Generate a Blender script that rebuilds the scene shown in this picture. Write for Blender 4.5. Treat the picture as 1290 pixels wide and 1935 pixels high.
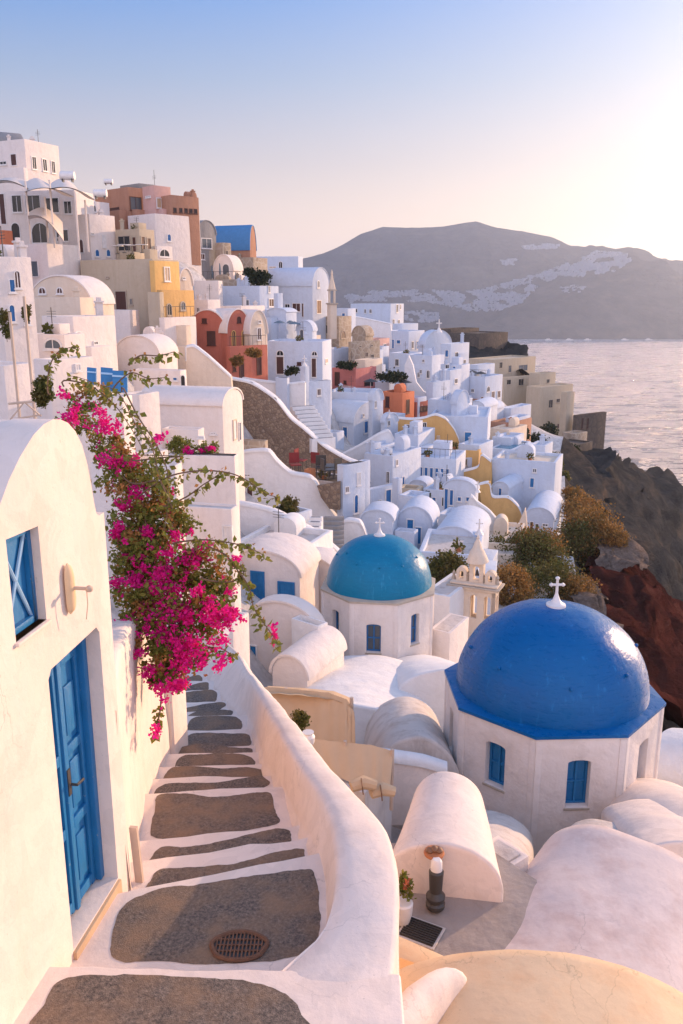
import bpy, bmesh, math, random
from math import sin, cos, pi, radians
from mathutils import Vector, Matrix, noise
from mathutils.geometry import tessellate_polygon
from mathutils.bvhtree import BVHTree
for o in list(bpy.data.objects): bpy.data.objects.remove(o)
S = bpy.context.scene
rnd = random.Random(7)
# ------------------------------------------------------------------ camera
W_, H_, F_ = 1290.0, 1935.0, 1600.0          # photograph size and focal length in its pixels
PITCH = math.atan((967.5 - 560) / F_)
cp, sp = cos(PITCH), sin(PITCH)
cam = bpy.data.cameras.new('camera'); camo = bpy.data.objects.new('camera', cam); S.collection.objects.link(camo)
camo.location = (0, 0, 0); camo.rotation_euler = (pi/2 - PITCH, 0, 0)
cam.sensor_fit = 'VERTICAL'; cam.sensor_height = 36; cam.lens = 36 * F_ / H_
cam.clip_start = .1; cam.clip_end = 30000
S.camera = camo
# ------------------------------------------------------------------ sky, sun, exposure
SUN_AZ, SUN_EL = radians(51), radians(11)
w = bpy.data.worlds.new('World'); S.world = w; w.use_nodes = True
nt = w.node_tree; nt.nodes.clear()
out = nt.nodes.new('ShaderNodeOutputWorld'); bg = nt.nodes.new('ShaderNodeBackground')
sky = nt.nodes.new('ShaderNodeTexSky'); sky.sky_type = 'NISHITA'; sky.sun_disc = False
sky.sun_elevation = SUN_EL; sky.sun_rotation = SUN_AZ; sky.altitude = 100
sky.air_density = 1.2; sky.dust_density = 2.2; sky.ozone_density = 3.0
# evening air: the physical sky pulled towards the pink and blue bands of dusk, brightest round the sun
def mnode(op, a, b_=None, c=None):
    n = nt.nodes.new('ShaderNodeMath'); n.operation = op
    for i, v in enumerate((a, b_, c)):
        if v is None: continue
        if isinstance(v, (int, float)): n.inputs[i].default_value = v
        else: nt.links.new(v, n.inputs[i])
    return n.outputs[0]
tc = nt.nodes.new('ShaderNodeTexCoord'); sx = nt.nodes.new('ShaderNodeSeparateXYZ'); nt.links.new(tc.outputs['Generated'], sx.inputs[0])
rp = nt.nodes.new('ShaderNodeValToRGB'); cr = rp.color_ramp
fac = mnode('ADD', mnode('MULTIPLY', sx.outputs[2], .5), .5); nt.links.new(fac, rp.inputs[0])
stops = [(0, (.10, .10, .14)), (.44, (.20, .21, .27)), (.495, (.50, .42, .42)), (.505, (.74, .53, .39)), (.53, (.62, .45, .35)), (.57, (.38, .33, .34)), (.61, (.21, .26, .37)), (.645, (.10, .20, .42)), (.70, (.09, .20, .44)), (1, (.08, .18, .38))]
while len(cr.elements) < len(stops): cr.elements.new(.5)
for e, (p_, c_) in zip(cr.elements, stops): e.position = p_; e.color = (*c_, 1)
dt = nt.nodes.new('ShaderNodeVectorMath'); dt.operation = 'DOT_PRODUCT'
nt.links.new(tc.outputs['Generated'], dt.inputs[0]); dt.inputs[1].default_value = (sin(SUN_AZ)*cos(SUN_EL), cos(SUN_AZ)*cos(SUN_EL), sin(SUN_EL))
gl = mnode('POWER', mnode('MAXIMUM', dt.outputs['Value'], 0), 5.0); gl2 = mnode('POWER', mnode('MAXIMUM', dt.outputs['Value'], 0), 22)
def scale(colr, f):
    n = nt.nodes.new('ShaderNodeMix'); n.data_type = 'RGBA'; n.blend_type = 'MULTIPLY'; n.inputs[0].default_value = 1
    if isinstance(colr, tuple): n.inputs[6].default_value = (*colr, 1)
    else: nt.links.new(colr, n.inputs[6])
    if isinstance(f, tuple): n.inputs[7].default_value = (*f, 1)
    else: nt.links.new(f, n.inputs[7])
    return n.outputs[2]
def addc(a, b_):
    n = nt.nodes.new('ShaderNodeMix'); n.data_type = 'RGBA'; n.blend_type = 'ADD'; n.inputs[0].default_value = 1; nt.links.new(a, n.inputs[6]); nt.links.new(b_, n.inputs[7]); return n.outputs[2]
tot = addc(addc(rp.outputs[0], scale((.40, .30, .19), gl)), scale((.9, .7, .45), gl2))
# added rosy fill: unseen sky behind the camera brightened to lift shaded faces
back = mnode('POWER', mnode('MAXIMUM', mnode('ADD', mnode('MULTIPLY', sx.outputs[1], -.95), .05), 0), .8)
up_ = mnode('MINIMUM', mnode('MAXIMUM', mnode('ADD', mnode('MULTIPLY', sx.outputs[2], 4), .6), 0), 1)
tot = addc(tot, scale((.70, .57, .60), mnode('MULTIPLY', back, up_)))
tot = addc(tot, scale(sky.outputs[0], (.02, .02, .02)))
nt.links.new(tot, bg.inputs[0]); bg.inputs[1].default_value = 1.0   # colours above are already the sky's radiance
nt.links.new(bg.outputs[0], out.inputs[0])
sl = bpy.data.lights.new('sun', 'SUN'); sl.energy = 3.7; sl.angle = radians(.6); sl.color = (1, .63, .39)
so = bpy.data.objects.new('sun', sl); S.collection.objects.link(so)
sd = Vector((sin(SUN_AZ)*cos(SUN_EL), cos(SUN_AZ)*cos(SUN_EL), sin(SUN_EL)))
so.rotation_euler = sd.to_track_quat('Z', 'Y').to_euler(); so.location = (60, 40, 60)
S.view_settings.view_transform = 'Standard'; S.view_settings.look = 'None'
S.view_settings.exposure = .72; S.view_settings.gamma = 1
S.render.engine = 'CYCLES'
S.cycles.max_bounces = 6; S.cycles.diffuse_bounces = 4; S.cycles.volume_bounces = 1; S.cycles.caustics_reflective = False; S.cycles.caustics_refractive = False
# ------------------------------------------------------------------ measuring: a photograph pixel and its distance give a point
def pix(px, py, zc):
    cx, cy = (px - W_/2)/F_, -(py - H_/2)/F_
    return Vector((cx, cp + sp*cy, -sp + cp*cy)) * zc
def pixz(px, py, z):
    d = pix(px, py, 1); return d * (z/d.z)
def pixY(px, py, Y):
    d = pix(px, py, 1); return d * (Y/d.y)
def vert_z(X, Y, py):                          # height of the point over (X, Y) seen at row py
    d = pix(0, py, 1); return d.z/d.y*Y
# ------------------------------------------------------------------ materials
MATS = {}
def newmat(name):
    m = bpy.data.materials.new(name); m.use_nodes = True; MATS[name] = m
    return m, m.node_tree, m.node_tree.nodes['Principled BSDF']
def pos(nt):
    g = nt.nodes.new('ShaderNodeNewGeometry'); return g.outputs['Position']
def noi(nt, vec, scale, detail=4, rough=.55, dist=0):
    n = nt.nodes.new('ShaderNodeTexNoise'); n.inputs['Scale'].default_value = scale; n.inputs['Detail'].default_value = detail
    n.inputs['Roughness'].default_value = rough; n.inputs['Distortion'].default_value = dist
    nt.links.new(vec, n.inputs['Vector']); return n.outputs[0]
def ramp(nt, fac, stops):
    r = nt.nodes.new('ShaderNodeValToRGB'); cr = r.color_ramp
    while len(cr.elements) < len(stops): cr.elements.new(.5)
    for e, (p, c) in zip(cr.elements, stops):
        e.position = p; e.color = (*c, 1) if len(c) == 3 else c
    nt.links.new(fac, r.inputs[0]); return r.outputs[0]
def mixc(nt, fac, a, b, mode='MIX'):
    n = nt.nodes.new('ShaderNodeMix'); n.data_type = 'RGBA'; n.blend_type = mode
    for i, v in ((0, fac), (6, a), (7, b)):
        if isinstance(v, (int, float)): n.inputs[i].default_value = v
        elif isinstance(v, tuple): n.inputs[i].default_value = (*v, 1)
        else: nt.links.new(v, n.inputs[i])
    return n.outputs[2]
def bump(nt, bs, h, strength=.3, dist=.02, prev=None):
    b = nt.nodes.new('ShaderNodeBump'); b.inputs['Strength'].default_value = strength; b.inputs['Distance'].default_value = dist
    nt.links.new(h, b.inputs['Height'])
    if prev: nt.links.new(prev, b.inputs['Normal'])
    nt.links.new(b.outputs[0], bs.inputs['Normal']); return b.outputs[0]
def stretched(nt, vec, s):
    m = nt.nodes.new('ShaderNodeMapping'); m.inputs['Scale'].default_value = s
    nt.links.new(vec, m.inputs['Vector']); return m.outputs[0]
def plaster(name, col, dirt=(.5, .42, .34), amt=.25, fine=14, rough=.85, bs_=.35, bd=.03, big=.6, cracks=0, patch=.05):
    m, nt, b = newmat(name); p = pos(nt)
    n1 = noi(nt, p, big, 5, .6)
    n2 = noi(nt, stretched(nt, p, (1.6, 1.6, .25)), 1.3, 6, .65)
    f = ramp(nt, n2, [(.48, (0, 0, 0)), (.78, (1, 1, 1))])
    c = mixc(nt, n1, tuple(x*.90 for x in col), tuple(min(1, x*1.06) for x in col))
    n3 = noi(nt, p, big*2.2, 3, .5, 1.5)                     # coats of limewash laid over one another
    c = mixc(nt, ramp(nt, n3, [(.52, (0, 0, 0)), (.54, (1, 1, 1))]), c, tuple(x*(1-patch) for x in col))
    mul = nt.nodes.new('ShaderNodeMath'); mul.operation = 'MULTIPLY'; mul.inputs[1].default_value = amt
    nt.links.new(f, mul.inputs[0])
    c = mixc(nt, mul.outputs[0], c, tuple(a*d*1.25 for a, d in zip(col, dirt)))
    if cracks:
        dv = nt.nodes.new('ShaderNodeVectorMath'); dv.operation = 'ADD'; nz = nt.nodes.new('ShaderNodeTexNoise'); nz.inputs['Scale'].default_value = 3.5; nz.inputs['Detail'].default_value = 5
        nt.links.new(p, nz.inputs['Vector']); sc_ = nt.nodes.new('ShaderNodeVectorMath'); sc_.operation = 'SCALE'; sc_.inputs['Scale'].default_value = .5; nt.links.new(nz.outputs['Color'], sc_.inputs[0])
        nt.links.new(p, dv.inputs[0]); nt.links.new(sc_.outputs[0], dv.inputs[1])
        e = nt.nodes.new('ShaderNodeTexVoronoi'); e.feature = 'DISTANCE_TO_EDGE'; e.inputs['Scale'].default_value = .9; nt.links.new(dv.outputs[0], e.inputs['Vector'])
        ln_ = ramp(nt, e.outputs['Distance'], [(.0, (cracks,)*3), (.006, (0, 0, 0))])
        gate = ramp(nt, noi(nt, p, .7, 3), [(.5, (0, 0, 0)), (.6, (1, 1, 1))]); lg = nt.nodes.new('ShaderNodeMath'); lg.operation = 'MULTIPLY'; nt.links.new(ln_, lg.inputs[0]); nt.links.new(gate, lg.inputs[1])
        c = mixc(nt, lg.outputs[0], c, tuple(x*.45 for x in col))
        sp_ = ramp(nt, noi(nt, p, 38, 2, .5), [(.70, (0, 0, 0)), (.76, (.55, .55, .55))]); c = mixc(nt, sp_, c, tuple(x*.62 for x in col))
    nt.links.new(c, b.inputs['Base Color'])
    b.inputs['Roughness'].default_value = rough; b.inputs['Specular IOR Level'].default_value = .3
    h = noi(nt, p, fine, 8, .6); pr = bump(nt, b, h, bs_, bd)
    bump(nt, b, noi(nt, p, 1.7, 3), .5, bd*4, pr)
    return m
WHITE = (.78, .765, .745)
plaster('white_plaster', WHITE, amt=.16)
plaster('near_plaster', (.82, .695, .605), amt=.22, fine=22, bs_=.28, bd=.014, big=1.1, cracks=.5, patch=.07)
plaster('worn_concrete', (.36, .31, .275), (.5, .45, .4), .7, big=1.4, cracks=.6)
plaster('rose_white', (.78, .70, .64), amt=.22, cracks=.3)
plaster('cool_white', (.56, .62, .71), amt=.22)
plaster('weathered_plaster', (.62, .555, .50), (.42, .36, .31), .75, big=.9, cracks=.8)
plaster('pink_weathered', (.72, .60, .54), (.55, .45, .42), .7, fine=20, bd=.012, big=1.1, cracks=.6, bs_=.25)
plaster('golden_plaster', (.78, .56, .34), (.75, .55, .4), .5, fine=20, bd=.012, big=1.2, cracks=.5, bs_=.25)
plaster('cream', (.72, .60, .47), amt=.25)
plaster('beige', (.50, .42, .31), amt=.35)
plaster('ochre', (.66, .40, .15), amt=.35)
plaster('yellow', (.76, .47, .17), amt=.25)
plaster('orange', (.60, .19, .09), amt=.35)
plaster('red', (.47, .15, .10), amt=.4)
plaster('pink', (.52, .19, .17), amt=.3)
plaster('rose', (.62, .38, .32), amt=.3)
plaster('brick', (.42, .22, .14), amt=.5)
plaster('grey_plaster', (.28, .27, .26), amt=.4)
plaster('brown', (.16, .10, .07), amt=.5)
def stone(name, cols, scale, mortar=(.35, .3, .25), bd=.08):
    m, nt, b = newmat(name); p = pos(nt)
    v = nt.nodes.new('ShaderNodeTexVoronoi'); v.inputs['Scale'].default_value = scale; nt.links.new(p, v.inputs['Vector'])
    e = nt.nodes.new('ShaderNodeTexVoronoi'); e.feature = 'DISTANCE_TO_EDGE'; e.inputs['Scale'].default_value = scale; nt.links.new(p, e.inputs['Vector'])
    c = ramp(nt, v.outputs['Color'], [(i/(len(cols)-1), q) for i, q in enumerate(cols)])
    c = mixc(nt, noi(nt, p, scale*2.3, 5), c, tuple(x*.6 for x in cols[0]))
    f = ramp(nt, e.outputs['Distance'], [(.0, (1, 1, 1)), (.10, (0, 0, 0))])
    c = mixc(nt, f, c, mortar); nt.links.new(c, b.inputs['Base Color']); b.inputs['Roughness'].default_value = .95
    pr = bump(nt, b, e.outputs['Distance'], .8, bd); bump(nt, b, noi(nt, p, scale*3, 6), .5, bd*.6, pr)
stone('rubble', [(.30, .20, .13), (.42, .32, .22), (.20, .14, .10), (.50, .40, .30)], 3.6, (.15, .11, .085), .12)
stone('ashlar', [(.42, .33, .24), (.50, .41, .30), (.36, .27, .2)], 1.2, (.45, .38, .3), .05)
stone('dark_stone', [(.11, .085, .065), (.16, .12, .09), (.075, .06, .05)], .8, (.07, .055, .045), .1)
def rock(name, a, b_, c3, sc=.05, bd=2.0, fine=.6):
    m, nt, b = newmat(name); p = pos(nt)
    n1 = noi(nt, stretched(nt, p, (1, 1, 3.2)), sc, 9, .65, .6); n2 = noi(nt, p, sc*7, 8, .7)
    c = ramp(nt, n1, [(.32, a), (.52, b_), (.70, c3)]); c = mixc(nt, ramp(nt, n2, [(.4, (0, 0, 0)), (.7, (.6, .6, .6))]), c, tuple(x*.45 for x in a))
    nt.links.new(c, b.inputs['Base Color']); b.inputs['Roughness'].default_value = 1; b.inputs['Specular IOR Level'].default_value = 0
    pr = bump(nt, b, n1, .8, bd); pr = bump(nt, b, n2, .9, bd*.3, pr); bump(nt, b, noi(nt, p, fine, 6, .7), .7, bd*.1, pr)
rock('grey_rock', (.020, .024, .027), (.060, .057, .053), (.13, .10, .075), .045, 2.5, .9)
rock('red_rock', (.035, .013, .011), (.085, .028, .021), (.14, .065, .045), .09, 1.6, 1.4)
rock('pale_rock', (.12, .09, .07), (.24, .18, .14), (.15, .10, .07), .6, .5, 3.5)
rock('mountain_rock', (.035, .037, .042), (.07, .066, .064), (.13, .11, .09), .0035, 40, .02)
rock('hill_ground', (.52, .49, .46), (.62, .59, .56), (.42, .37, .32), .25, .15, 2)
def paint(name, col, rough=.45, var=.25, sc=3, bd=.004, spec=.5):
    m, nt, b = newmat(name); p = pos(nt)
    n = noi(nt, p, sc, 6, .6); c = mixc(nt, n, tuple(x*(1-var) for x in col), tuple(min(1, x*(1+var)) for x in col))
    if name == 'blue_wood':                  # grain, chips and sun-bleached streaks
        c = mixc(nt, ramp(nt, noi(nt, stretched(nt, p, (9, 9, .8)), 3, 7, .7), [(.5, (0, 0, 0)), (.75, (.55, .55, .55))]), c, (.06, .25, .45))
        c = mixc(nt, ramp(nt, noi(nt, p, 17, 6, .7), [(.67, (0, 0, 0)), (.69, (.8, .8, .8))]), c, (.30, .34, .36))
    nt.links.new(c, b.inputs['Base Color']); b.inputs['Roughness'].default_value = rough; b.inputs['Specular IOR Level'].default_value = spec
    bump(nt, b, noi(nt, p, sc*9, 6), .4, bd); return m
def domepaint(name, col, fade, rough):
    m, nt, b = newmat(name); p = pos(nt)
    brush = noi(nt, stretched(nt, p, (1, 1, 5)), 3.0, 8, .7); drip = noi(nt, stretched(nt, p, (5, 5, .35)), 1.4, 5, .6); big = noi(nt, p, .7, 4, .6)
    c = mixc(nt, brush, tuple(x*.72 for x in col), tuple(x*1.3 for x in col))
    c = mixc(nt, ramp(nt, big, [(.45, (0, 0, 0)), (.75, (.5, .5, .5))]), c, fade)
    c = mixc(nt, ramp(nt, drip, [(.60, (0, 0, 0)), (.72, (.5, .5, .5))]), c, tuple(min(1, x*1.5+.02) for x in fade))
    c = mixc(nt, ramp(nt, noi(nt, p, 9, 7, .75), [(.66, (0, 0, 0)), (.70, (.45, .45, .45))]), c, tuple(x*1.4+.03 for x in fade))
    b.inputs['Specular IOR Level'].default_value = .22
    nt.links.new(c, b.inputs['Base Color']); nt.links.new(ramp(nt, brush, [(.3, (rough*.8,)*3), (.7, (rough*1.35,)*3)]), b.inputs['Roughness'])
    pr = bump(nt, b, brush, .5, .02); bump(nt, b, noi(nt, p, 1.1, 4), .6, .10, pr)
domepaint('dome_blue', (.0005, .10, .30), (.003, .13, .33), .28)
domepaint('dome_teal', (.001, .17, .31), (.01, .20, .34), .34)
paint('blue_wood', (.010, .16, .38), .45, .25, 4, .006)
paint('blue_far', (.02, .14, .36), .6)
paint('roof_blue', (.05, .20, .42), .6)
paint('dark_wood', (.075, .026, .018), .6)
paint('brown_wood', (.20, .10, .05), .6)
paint('pale_wood', (.52, .36, .22), .6)
paint('white_paint', (.74, .71, .68), .5)
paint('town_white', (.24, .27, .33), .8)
paint('stone_trim', (.45, .38, .30), .8)
paint('terracotta', (.45, .17, .07), .8)
paint('pale_blue', (.35, .55, .72), .5)
paint('rust_metal', (.16, .075, .04), .8, .5, 20, .01)
paint('canvas', (.60, .43, .27), .9, .12, 2, .01, .1)
paint('sail_cloth', (.70, .62, .55), .9, .08, 2, .01, .1)
paint('red_cloth', (.22, .03, .03), .9, .3)
paint('grey_cloth', (.13, .18, .22), .9, .3)
paint('straw', (.20, .13, .08), .95, .4, 12, .03)
paint('metal_dark', (.05, .045, .04), .45)
paint('metal_pale', (.55, .42, .32), .5)
paint('bark', (.16, .10, .06), .9)
def glass(name, col, r=.12):
    m, nt, b = newmat(name); b.inputs['Base Color'].default_value = (*col, 1); b.inputs['Roughness'].default_value = r
    n = noi(nt, pos(nt), 2.5, 2); bump(nt, b, n, .15, .02)
glass('dark_glass', (.015, .018, .022)); glass('grey_glass', (.10, .12, .14), .2); glass('pool_water', (.02, .16, .28), .05)
def leafmat(name, cols, sc=6, trans=.3):
    m, nt, b = newmat(name); p = pos(nt)
    n = noi(nt, p, sc, 3, .8); c = ramp(nt, n, [(.25+.5*i/(len(cols)-1), q) for i, q in enumerate(cols)])
    nt.links.new(c, b.inputs['Base Color']); b.inputs['Roughness'].default_value = .6; b.inputs['Specular IOR Level'].default_value = .25
    t = nt.nodes.new('ShaderNodeBsdfTranslucent'); nt.links.new(c, t.inputs[0])
    x = nt.nodes.new('ShaderNodeMixShader'); x.inputs[0].default_value = trans
    nt.links.new(b.outputs[0], x.inputs[1]); nt.links.new(t.outputs[0], x.inputs[2])
    nt.links.new(x.outputs[0], nt.nodes['Material Output'].inputs[0])
leafmat('leaf_green', [(.08, .12, .02), (.17, .21, .04), (.26, .22, .05), (.10, .15, .03)], 14, .4)
leafmat('leaf_rust', [(.30, .17, .05), (.42, .22, .06), (.40, .08, .10)], 9, .4)
leafmat('petal', [(.66, .006, .18), (.84, .02, .27), (.76, .015, .31), (.52, .004, .13)], 10, .4)
leafmat('shrub_green', [(.035, .05, .010), (.09, .10, .02), (.14, .11, .03), (.05, .07, .018)], 1.2, .3)
leafmat('shrub_rust', [(.20, .10, .03), (.38, .19, .05), (.14, .10, .03), (.30, .13, .05)], .8, .3)
leafmat('tree_dark', [(.012, .022, .010), (.03, .04, .014), (.02, .03, .012)], 1.0, .2)
def paving():
    m, nt, b = newmat('tread_stone'); p = pos(nt)
    n = noi(nt, p, 34, 9, .8); n2 = noi(nt, p, 2.2, 5, .6)
    v = nt.nodes.new('ShaderNodeTexVoronoi'); v.inputs['Scale'].default_value = 95; nt.links.new(p, v.inputs['Vector'])
    c = ramp(nt, n, [(.36, (.045, .036, .030)), (.50, (.14, .11, .088)), (.66, (.30, .23, .175))])
    c = mixc(nt, ramp(nt, n2, [(.42, (0, 0, 0)), (.66, (.85, .85, .85))]), c, (.27, .17, .10))
    c = mixc(nt, ramp(nt, v.outputs['Distance'], [(.0, (.55, .55, .55)), (.22, (0, 0, 0))]), c, (.27, .23, .19))
    nt.links.new(c, b.inputs['Base Color']); b.inputs['Roughness'].default_value = .85
    pr = bump(nt, b, n, .8, .008); bump(nt, b, v.outputs['Distance'], .5, .008, pr)
paving()
def seamat():
    m, nt, b = newmat('sea_water'); p = pos(nt)
    b.inputs['Base Color'].default_value = (.38, .36, .37, 1); b.inputs['Metallic'].default_value = .75; b.inputs['Roughness'].default_value = .30; b.inputs['IOR'].default_value = 1.33
    mp = nt.nodes.new('ShaderNodeMapping'); mp.inputs['Rotation'].default_value = (0, 0, radians(-22)); mp.inputs['Scale'].default_value = (.35, 1, 1)
    nt.links.new(p, mp.inputs['Vector'])
    nt.links.new(ramp(nt, noi(nt, mp.outputs[0], .06, 8, .75, 1.0), [(.42, (.10,)*3), (.60, (.62,)*3)]), b.inputs['Roughness'])
    pr = bump(nt, b, noi(nt, mp.outputs[0], .07, 9, .78, .7), 1, 16.0)
    bump(nt, b, noi(nt, p, .02, 3), 1, 5, pr)
seamat()
# ------------------------------------------------------------------ mesh builder
class MB:
    def __init__(s): s.v = []; s.f = []
    def add(s, vs, fs):
        n = len(s.v); s.v += [Vector(v) for v in vs]; s.f += [tuple(i+n for i in f) for f in fs]; return s
    def prism(s, pts, d):                      # closed polygon (world points) pushed along d
        n = len(pts); d = Vector(d); a = [Vector(p) for p in pts]
        tri = tessellate_polygon([a])
        vs = a + [p + d for p in a]
        nn = Vector((0, 0, 0))
        for i in range(n): nn += a[i].cross(a[(i+1) % n])
        fl = nn.dot(d) > 0
        fs = []
        tn = (a[tri[0][1]]-a[tri[0][0]]).cross(a[tri[0][2]]-a[tri[0][0]]) if tri else nn
        if n == 4 or n == 3: base = [tuple(range(n))]; tfl = fl
        else: base = tri; tfl = tn.dot(d) > 0
        for t in base:
            t = tuple(t)
            fs.append(t[::-1] if tfl else t); fs.append(tuple(i+n for i in (t if tfl else t[::-1])))
        for i in range(n):
            j = (i+1) % n
            q = (i, j, j+n, i+n); fs.append(q if fl else q[::-1])
        return s.add(vs, fs)
    def box(s, c, sx, sy, sz, rz=0):           # c = centre of the bottom
        c = Vector(c); R = Matrix.Rotation(rz, 3, 'Z')
        p = [c + R @ Vector((x*sx/2, y*sy/2, 0)) for x, y in ((-1, -1), (1, -1), (1, 1), (-1, 1))]
        return s.prism(p, (0, 0, sz))
    def tube(s, pts, r, n=8, cap=True):
        pts = [Vector(p) for p in pts]; rs = r if isinstance(r, (list, tuple)) else [r]*len(pts)
        vs = []; fs = []
        for i, p in enumerate(pts):
            t = (pts[min(i+1, len(pts)-1)] - pts[max(i-1, 0)]).normalized()
            a = t.orthogonal().normalized() if i == 0 else (a - t*a.dot(t)).normalized()
            b = t.cross(a)
            for k in range(n): vs.append(p + (a*cos(2*pi*k/n) + b*sin(2*pi*k/n))*rs[i])
        for i in range(len(pts)-1):
            for k in range(n):
                k2 = (k+1) % n; fs.append((i*n+k, i*n+k2, (i+1)*n+k2, (i+1)*n+k))
        if cap: fs.append(tuple(range(n))[::-1]); fs.append(tuple((len(pts)-1)*n+k for k in range(n)))
        return s.add(vs, fs)
    def lathe(s, c, prof, n=24, a0=0):
        c = Vector(c); vs = []; fs = []
        for r, z in prof:
            for k in range(n):
                t = a0 + 2*pi*k/n; vs.append(c + Vector((r*cos(t), r*sin(t), z)))
        for i in range(len(prof)-1):
            for k in range(n):
                k2 = (k+1) % n; fs.append((i*n+k, i*n+k2, (i+1)*n+k2, (i+1)*n+k))
        fs.append(tuple(range(n))[::-1]); fs.append(tuple((len(prof)-1)*n+k for k in range(n)))
        return s.add(vs, fs)
    def grid(s, rows, close=False):            # rows of equal-length point lists
        n = len(rows[0]); vs = [p for r in rows for p in r]; fs = []
        for i in range(len(rows)-1):
            for k in range(n-1): fs.append((i*n+k, i*n+k+1, (i+1)*n+k+1, (i+1)*n+k))
        return s.add(vs, fs)
    def plate(s, O, U, V, outer, holes, d):    # polygon with holes in the plane O+uU+vV, pushed along d
        loops = [outer] + holes
        P = [[O + U*a + V*b for a, b in L] for L in loops]
        flat = [p for L in P for p in L]; n = len(flat); d = Vector(d)
        tri = tessellate_polygon([[Vector((a, b, 0)) for a, b in L] for L in loops])
        N = U.cross(V); fs = []
        for t in tri:
            a, b, c = (flat[i] for i in t); t = tuple(t)
            if (b-a).cross(c-a).dot(d) > 0: t = t[::-1]
            fs.append(t); fs.append(tuple(i+n for i in t[::-1]))
        k = 0
        for L in loops:
            m = len(L)
            for i in range(m):
                j = (i+1) % m; fs.append((k+i, k+j, k+j+n, k+i+n))
            k += m
        return s.add(flat + [p + d for p in flat], fs)
    def mesh(s, name, mat, origin, bev=0, seg=2, smooth=35, jit=0):
        me = bpy.data.meshes.new(name)
        o = Vector(origin)
        me.from_pydata([v - o for v in s.v], [], s.f); 
        bm = bmesh.new(); bm.from_mesh(me)
        bmesh.ops.remove_doubles(bm, verts=bm.verts, dist=1e-5)
        if len(bm.faces) < 20000: bmesh.ops.recalc_face_normals(bm, faces=bm.faces)
        if bev:
            bmesh.ops.dissolve_limit(bm, angle_limit=radians(2), verts=bm.verts, edges=bm.edges)
            es = [e for e in bm.edges if len(e.link_faces) == 2 and e.calc_face_angle(0) > radians(28)]
            bmesh.ops.bevel(bm, geom=es, offset=bev, segments=seg, profile=.6, affect='EDGES', clamp_overlap=True)
        if jit:
            for v in bm.verts:
                q = v.co + o; v.co += noise.noise_vector(q*.9)*jit
        bm.to_mesh(me); bm.free()
        me.materials.append(MATS[mat])
        if smooth:
            me.polygons.foreach_set('use_smooth', [True]*len(me.polygons)); me.set_sharp_from_angle(angle=radians(smooth))
        return me
def L(o, label=None, cat=None, group=None, kind=None):
    if label: o['label'] = label
    if cat: o['category'] = cat
    if group: o['group'] = group
    if kind: o['kind'] = kind
    return o
def thing(name, label, cat, loc, group=None):
    o = bpy.data.objects.new(name, None); S.collection.objects.link(o); o.location = loc; o.empty_display_size = .3
    o['world'] = tuple(loc); return L(o, label, cat, group)
ORG = {}
def part(name, mb, mat, parent, label=None, **k):
    root = parent
    while root.parent: root = root.parent
    org = Vector(root['world']) if 'world' in root else ORG[root.name]
    o = bpy.data.objects.new(name, mb.mesh(name, mat, org, **k)); S.collection.objects.link(o); o.parent = parent
    if label: o['label'] = label
    return o
def single(name, mb, mat, label, cat, group=None, kind=None, **k):
    lo = Vector([min(v[i] for v in mb.v) for i in range(3)]); hi = Vector([max(v[i] for v in mb.v) for i in range(3)])
    org = Vector(((lo.x+hi.x)/2, (lo.y+hi.y)/2, lo.z))
    o = bpy.data.objects.new(name, mb.mesh(name, mat, org, **k)); S.collection.objects.link(o); o.location = org; ORG[o.name] = org
    return L(o, label, cat, group, kind)
def struct(name, mb, mat, **k):
    o = bpy.data.objects.new(name, mb.mesh(name, mat, (0, 0, 0), **k)); S.collection.objects.link(o); o['kind'] = 'structure'; ORG[o.name] = Vector((0, 0, 0)); return o
UP = Vector((0, 0, 1))
BASES = []                                     # footprints that the hillside must carry
def lerp(a, b, t): return a + (b-a)*t
def interp(tab, x):                            # piecewise linear table
    if x <= tab[0][0]: return tab[0][1]
    for (x0, y0), (x1, y1) in zip(tab, tab[1:]):
        if x <= x1: return lerp(y0, y1, (x-x0)/(x1-x0))
    return tab[-1][1]
def smoothclosed(pts, n=6, wob=0, seed=0):
    N = len(pts); r = []; 
    for i in range(N):
        p0, p1, p2, p3 = (Vector(pts[(i+k-1) % N]) for k in range(4))
        for j in range(n):
            t = j/n; q = .5*((2*p1)+(-p0+p2)*t+(2*p0-5*p1+4*p2-p3)*t*t+(-p0+3*p1-3*p2+p3)*t**3)
            if wob: q = q + noise.noise_vector(q*6+Vector((seed, 0, 0)))*wob + noise.noise_vector(q*24+Vector((seed, 0, 0)))*wob*.5
            r.append(q)
    return r
# ================================================================== the stairway
ZT = [-4.75, -5.0, -5.2, -5.4, -5.6, -5.8, -6.0, -6.2, -6.4, -6.6, -6.8, -7.0, -7.2, -7.4, -7.6, -7.8, -8.0]
NOSE = [((60, 1822), (640, 1836)), ((240, 1682), (640, 1604)), ((250, 1624), (610, 1578)), ((255, 1588), (590, 1556)), ((272, 1499), (555, 1481)),
        ((286, 1471), (535, 1462)), ((296, 1449), (520, 1442)), ((312, 1424), (515, 1420)), ((322, 1411), (508, 1407)), ((330, 1380), (495, 1377)),
        ((335, 1353), (480, 1349)), ((330, 1345), (465, 1341)), ((325, 1327), (448, 1323)), ((322, 1305), (430, 1302)), ((320, 1288), (415, 1285)), ((318, 1272), (400, 1270)), ((316, 1256), (390, 1254))]
N3 = [(pixz(*a, z), pixz(*b, z)) for (a, b), z in zip(NOSE, ZT)]
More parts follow.
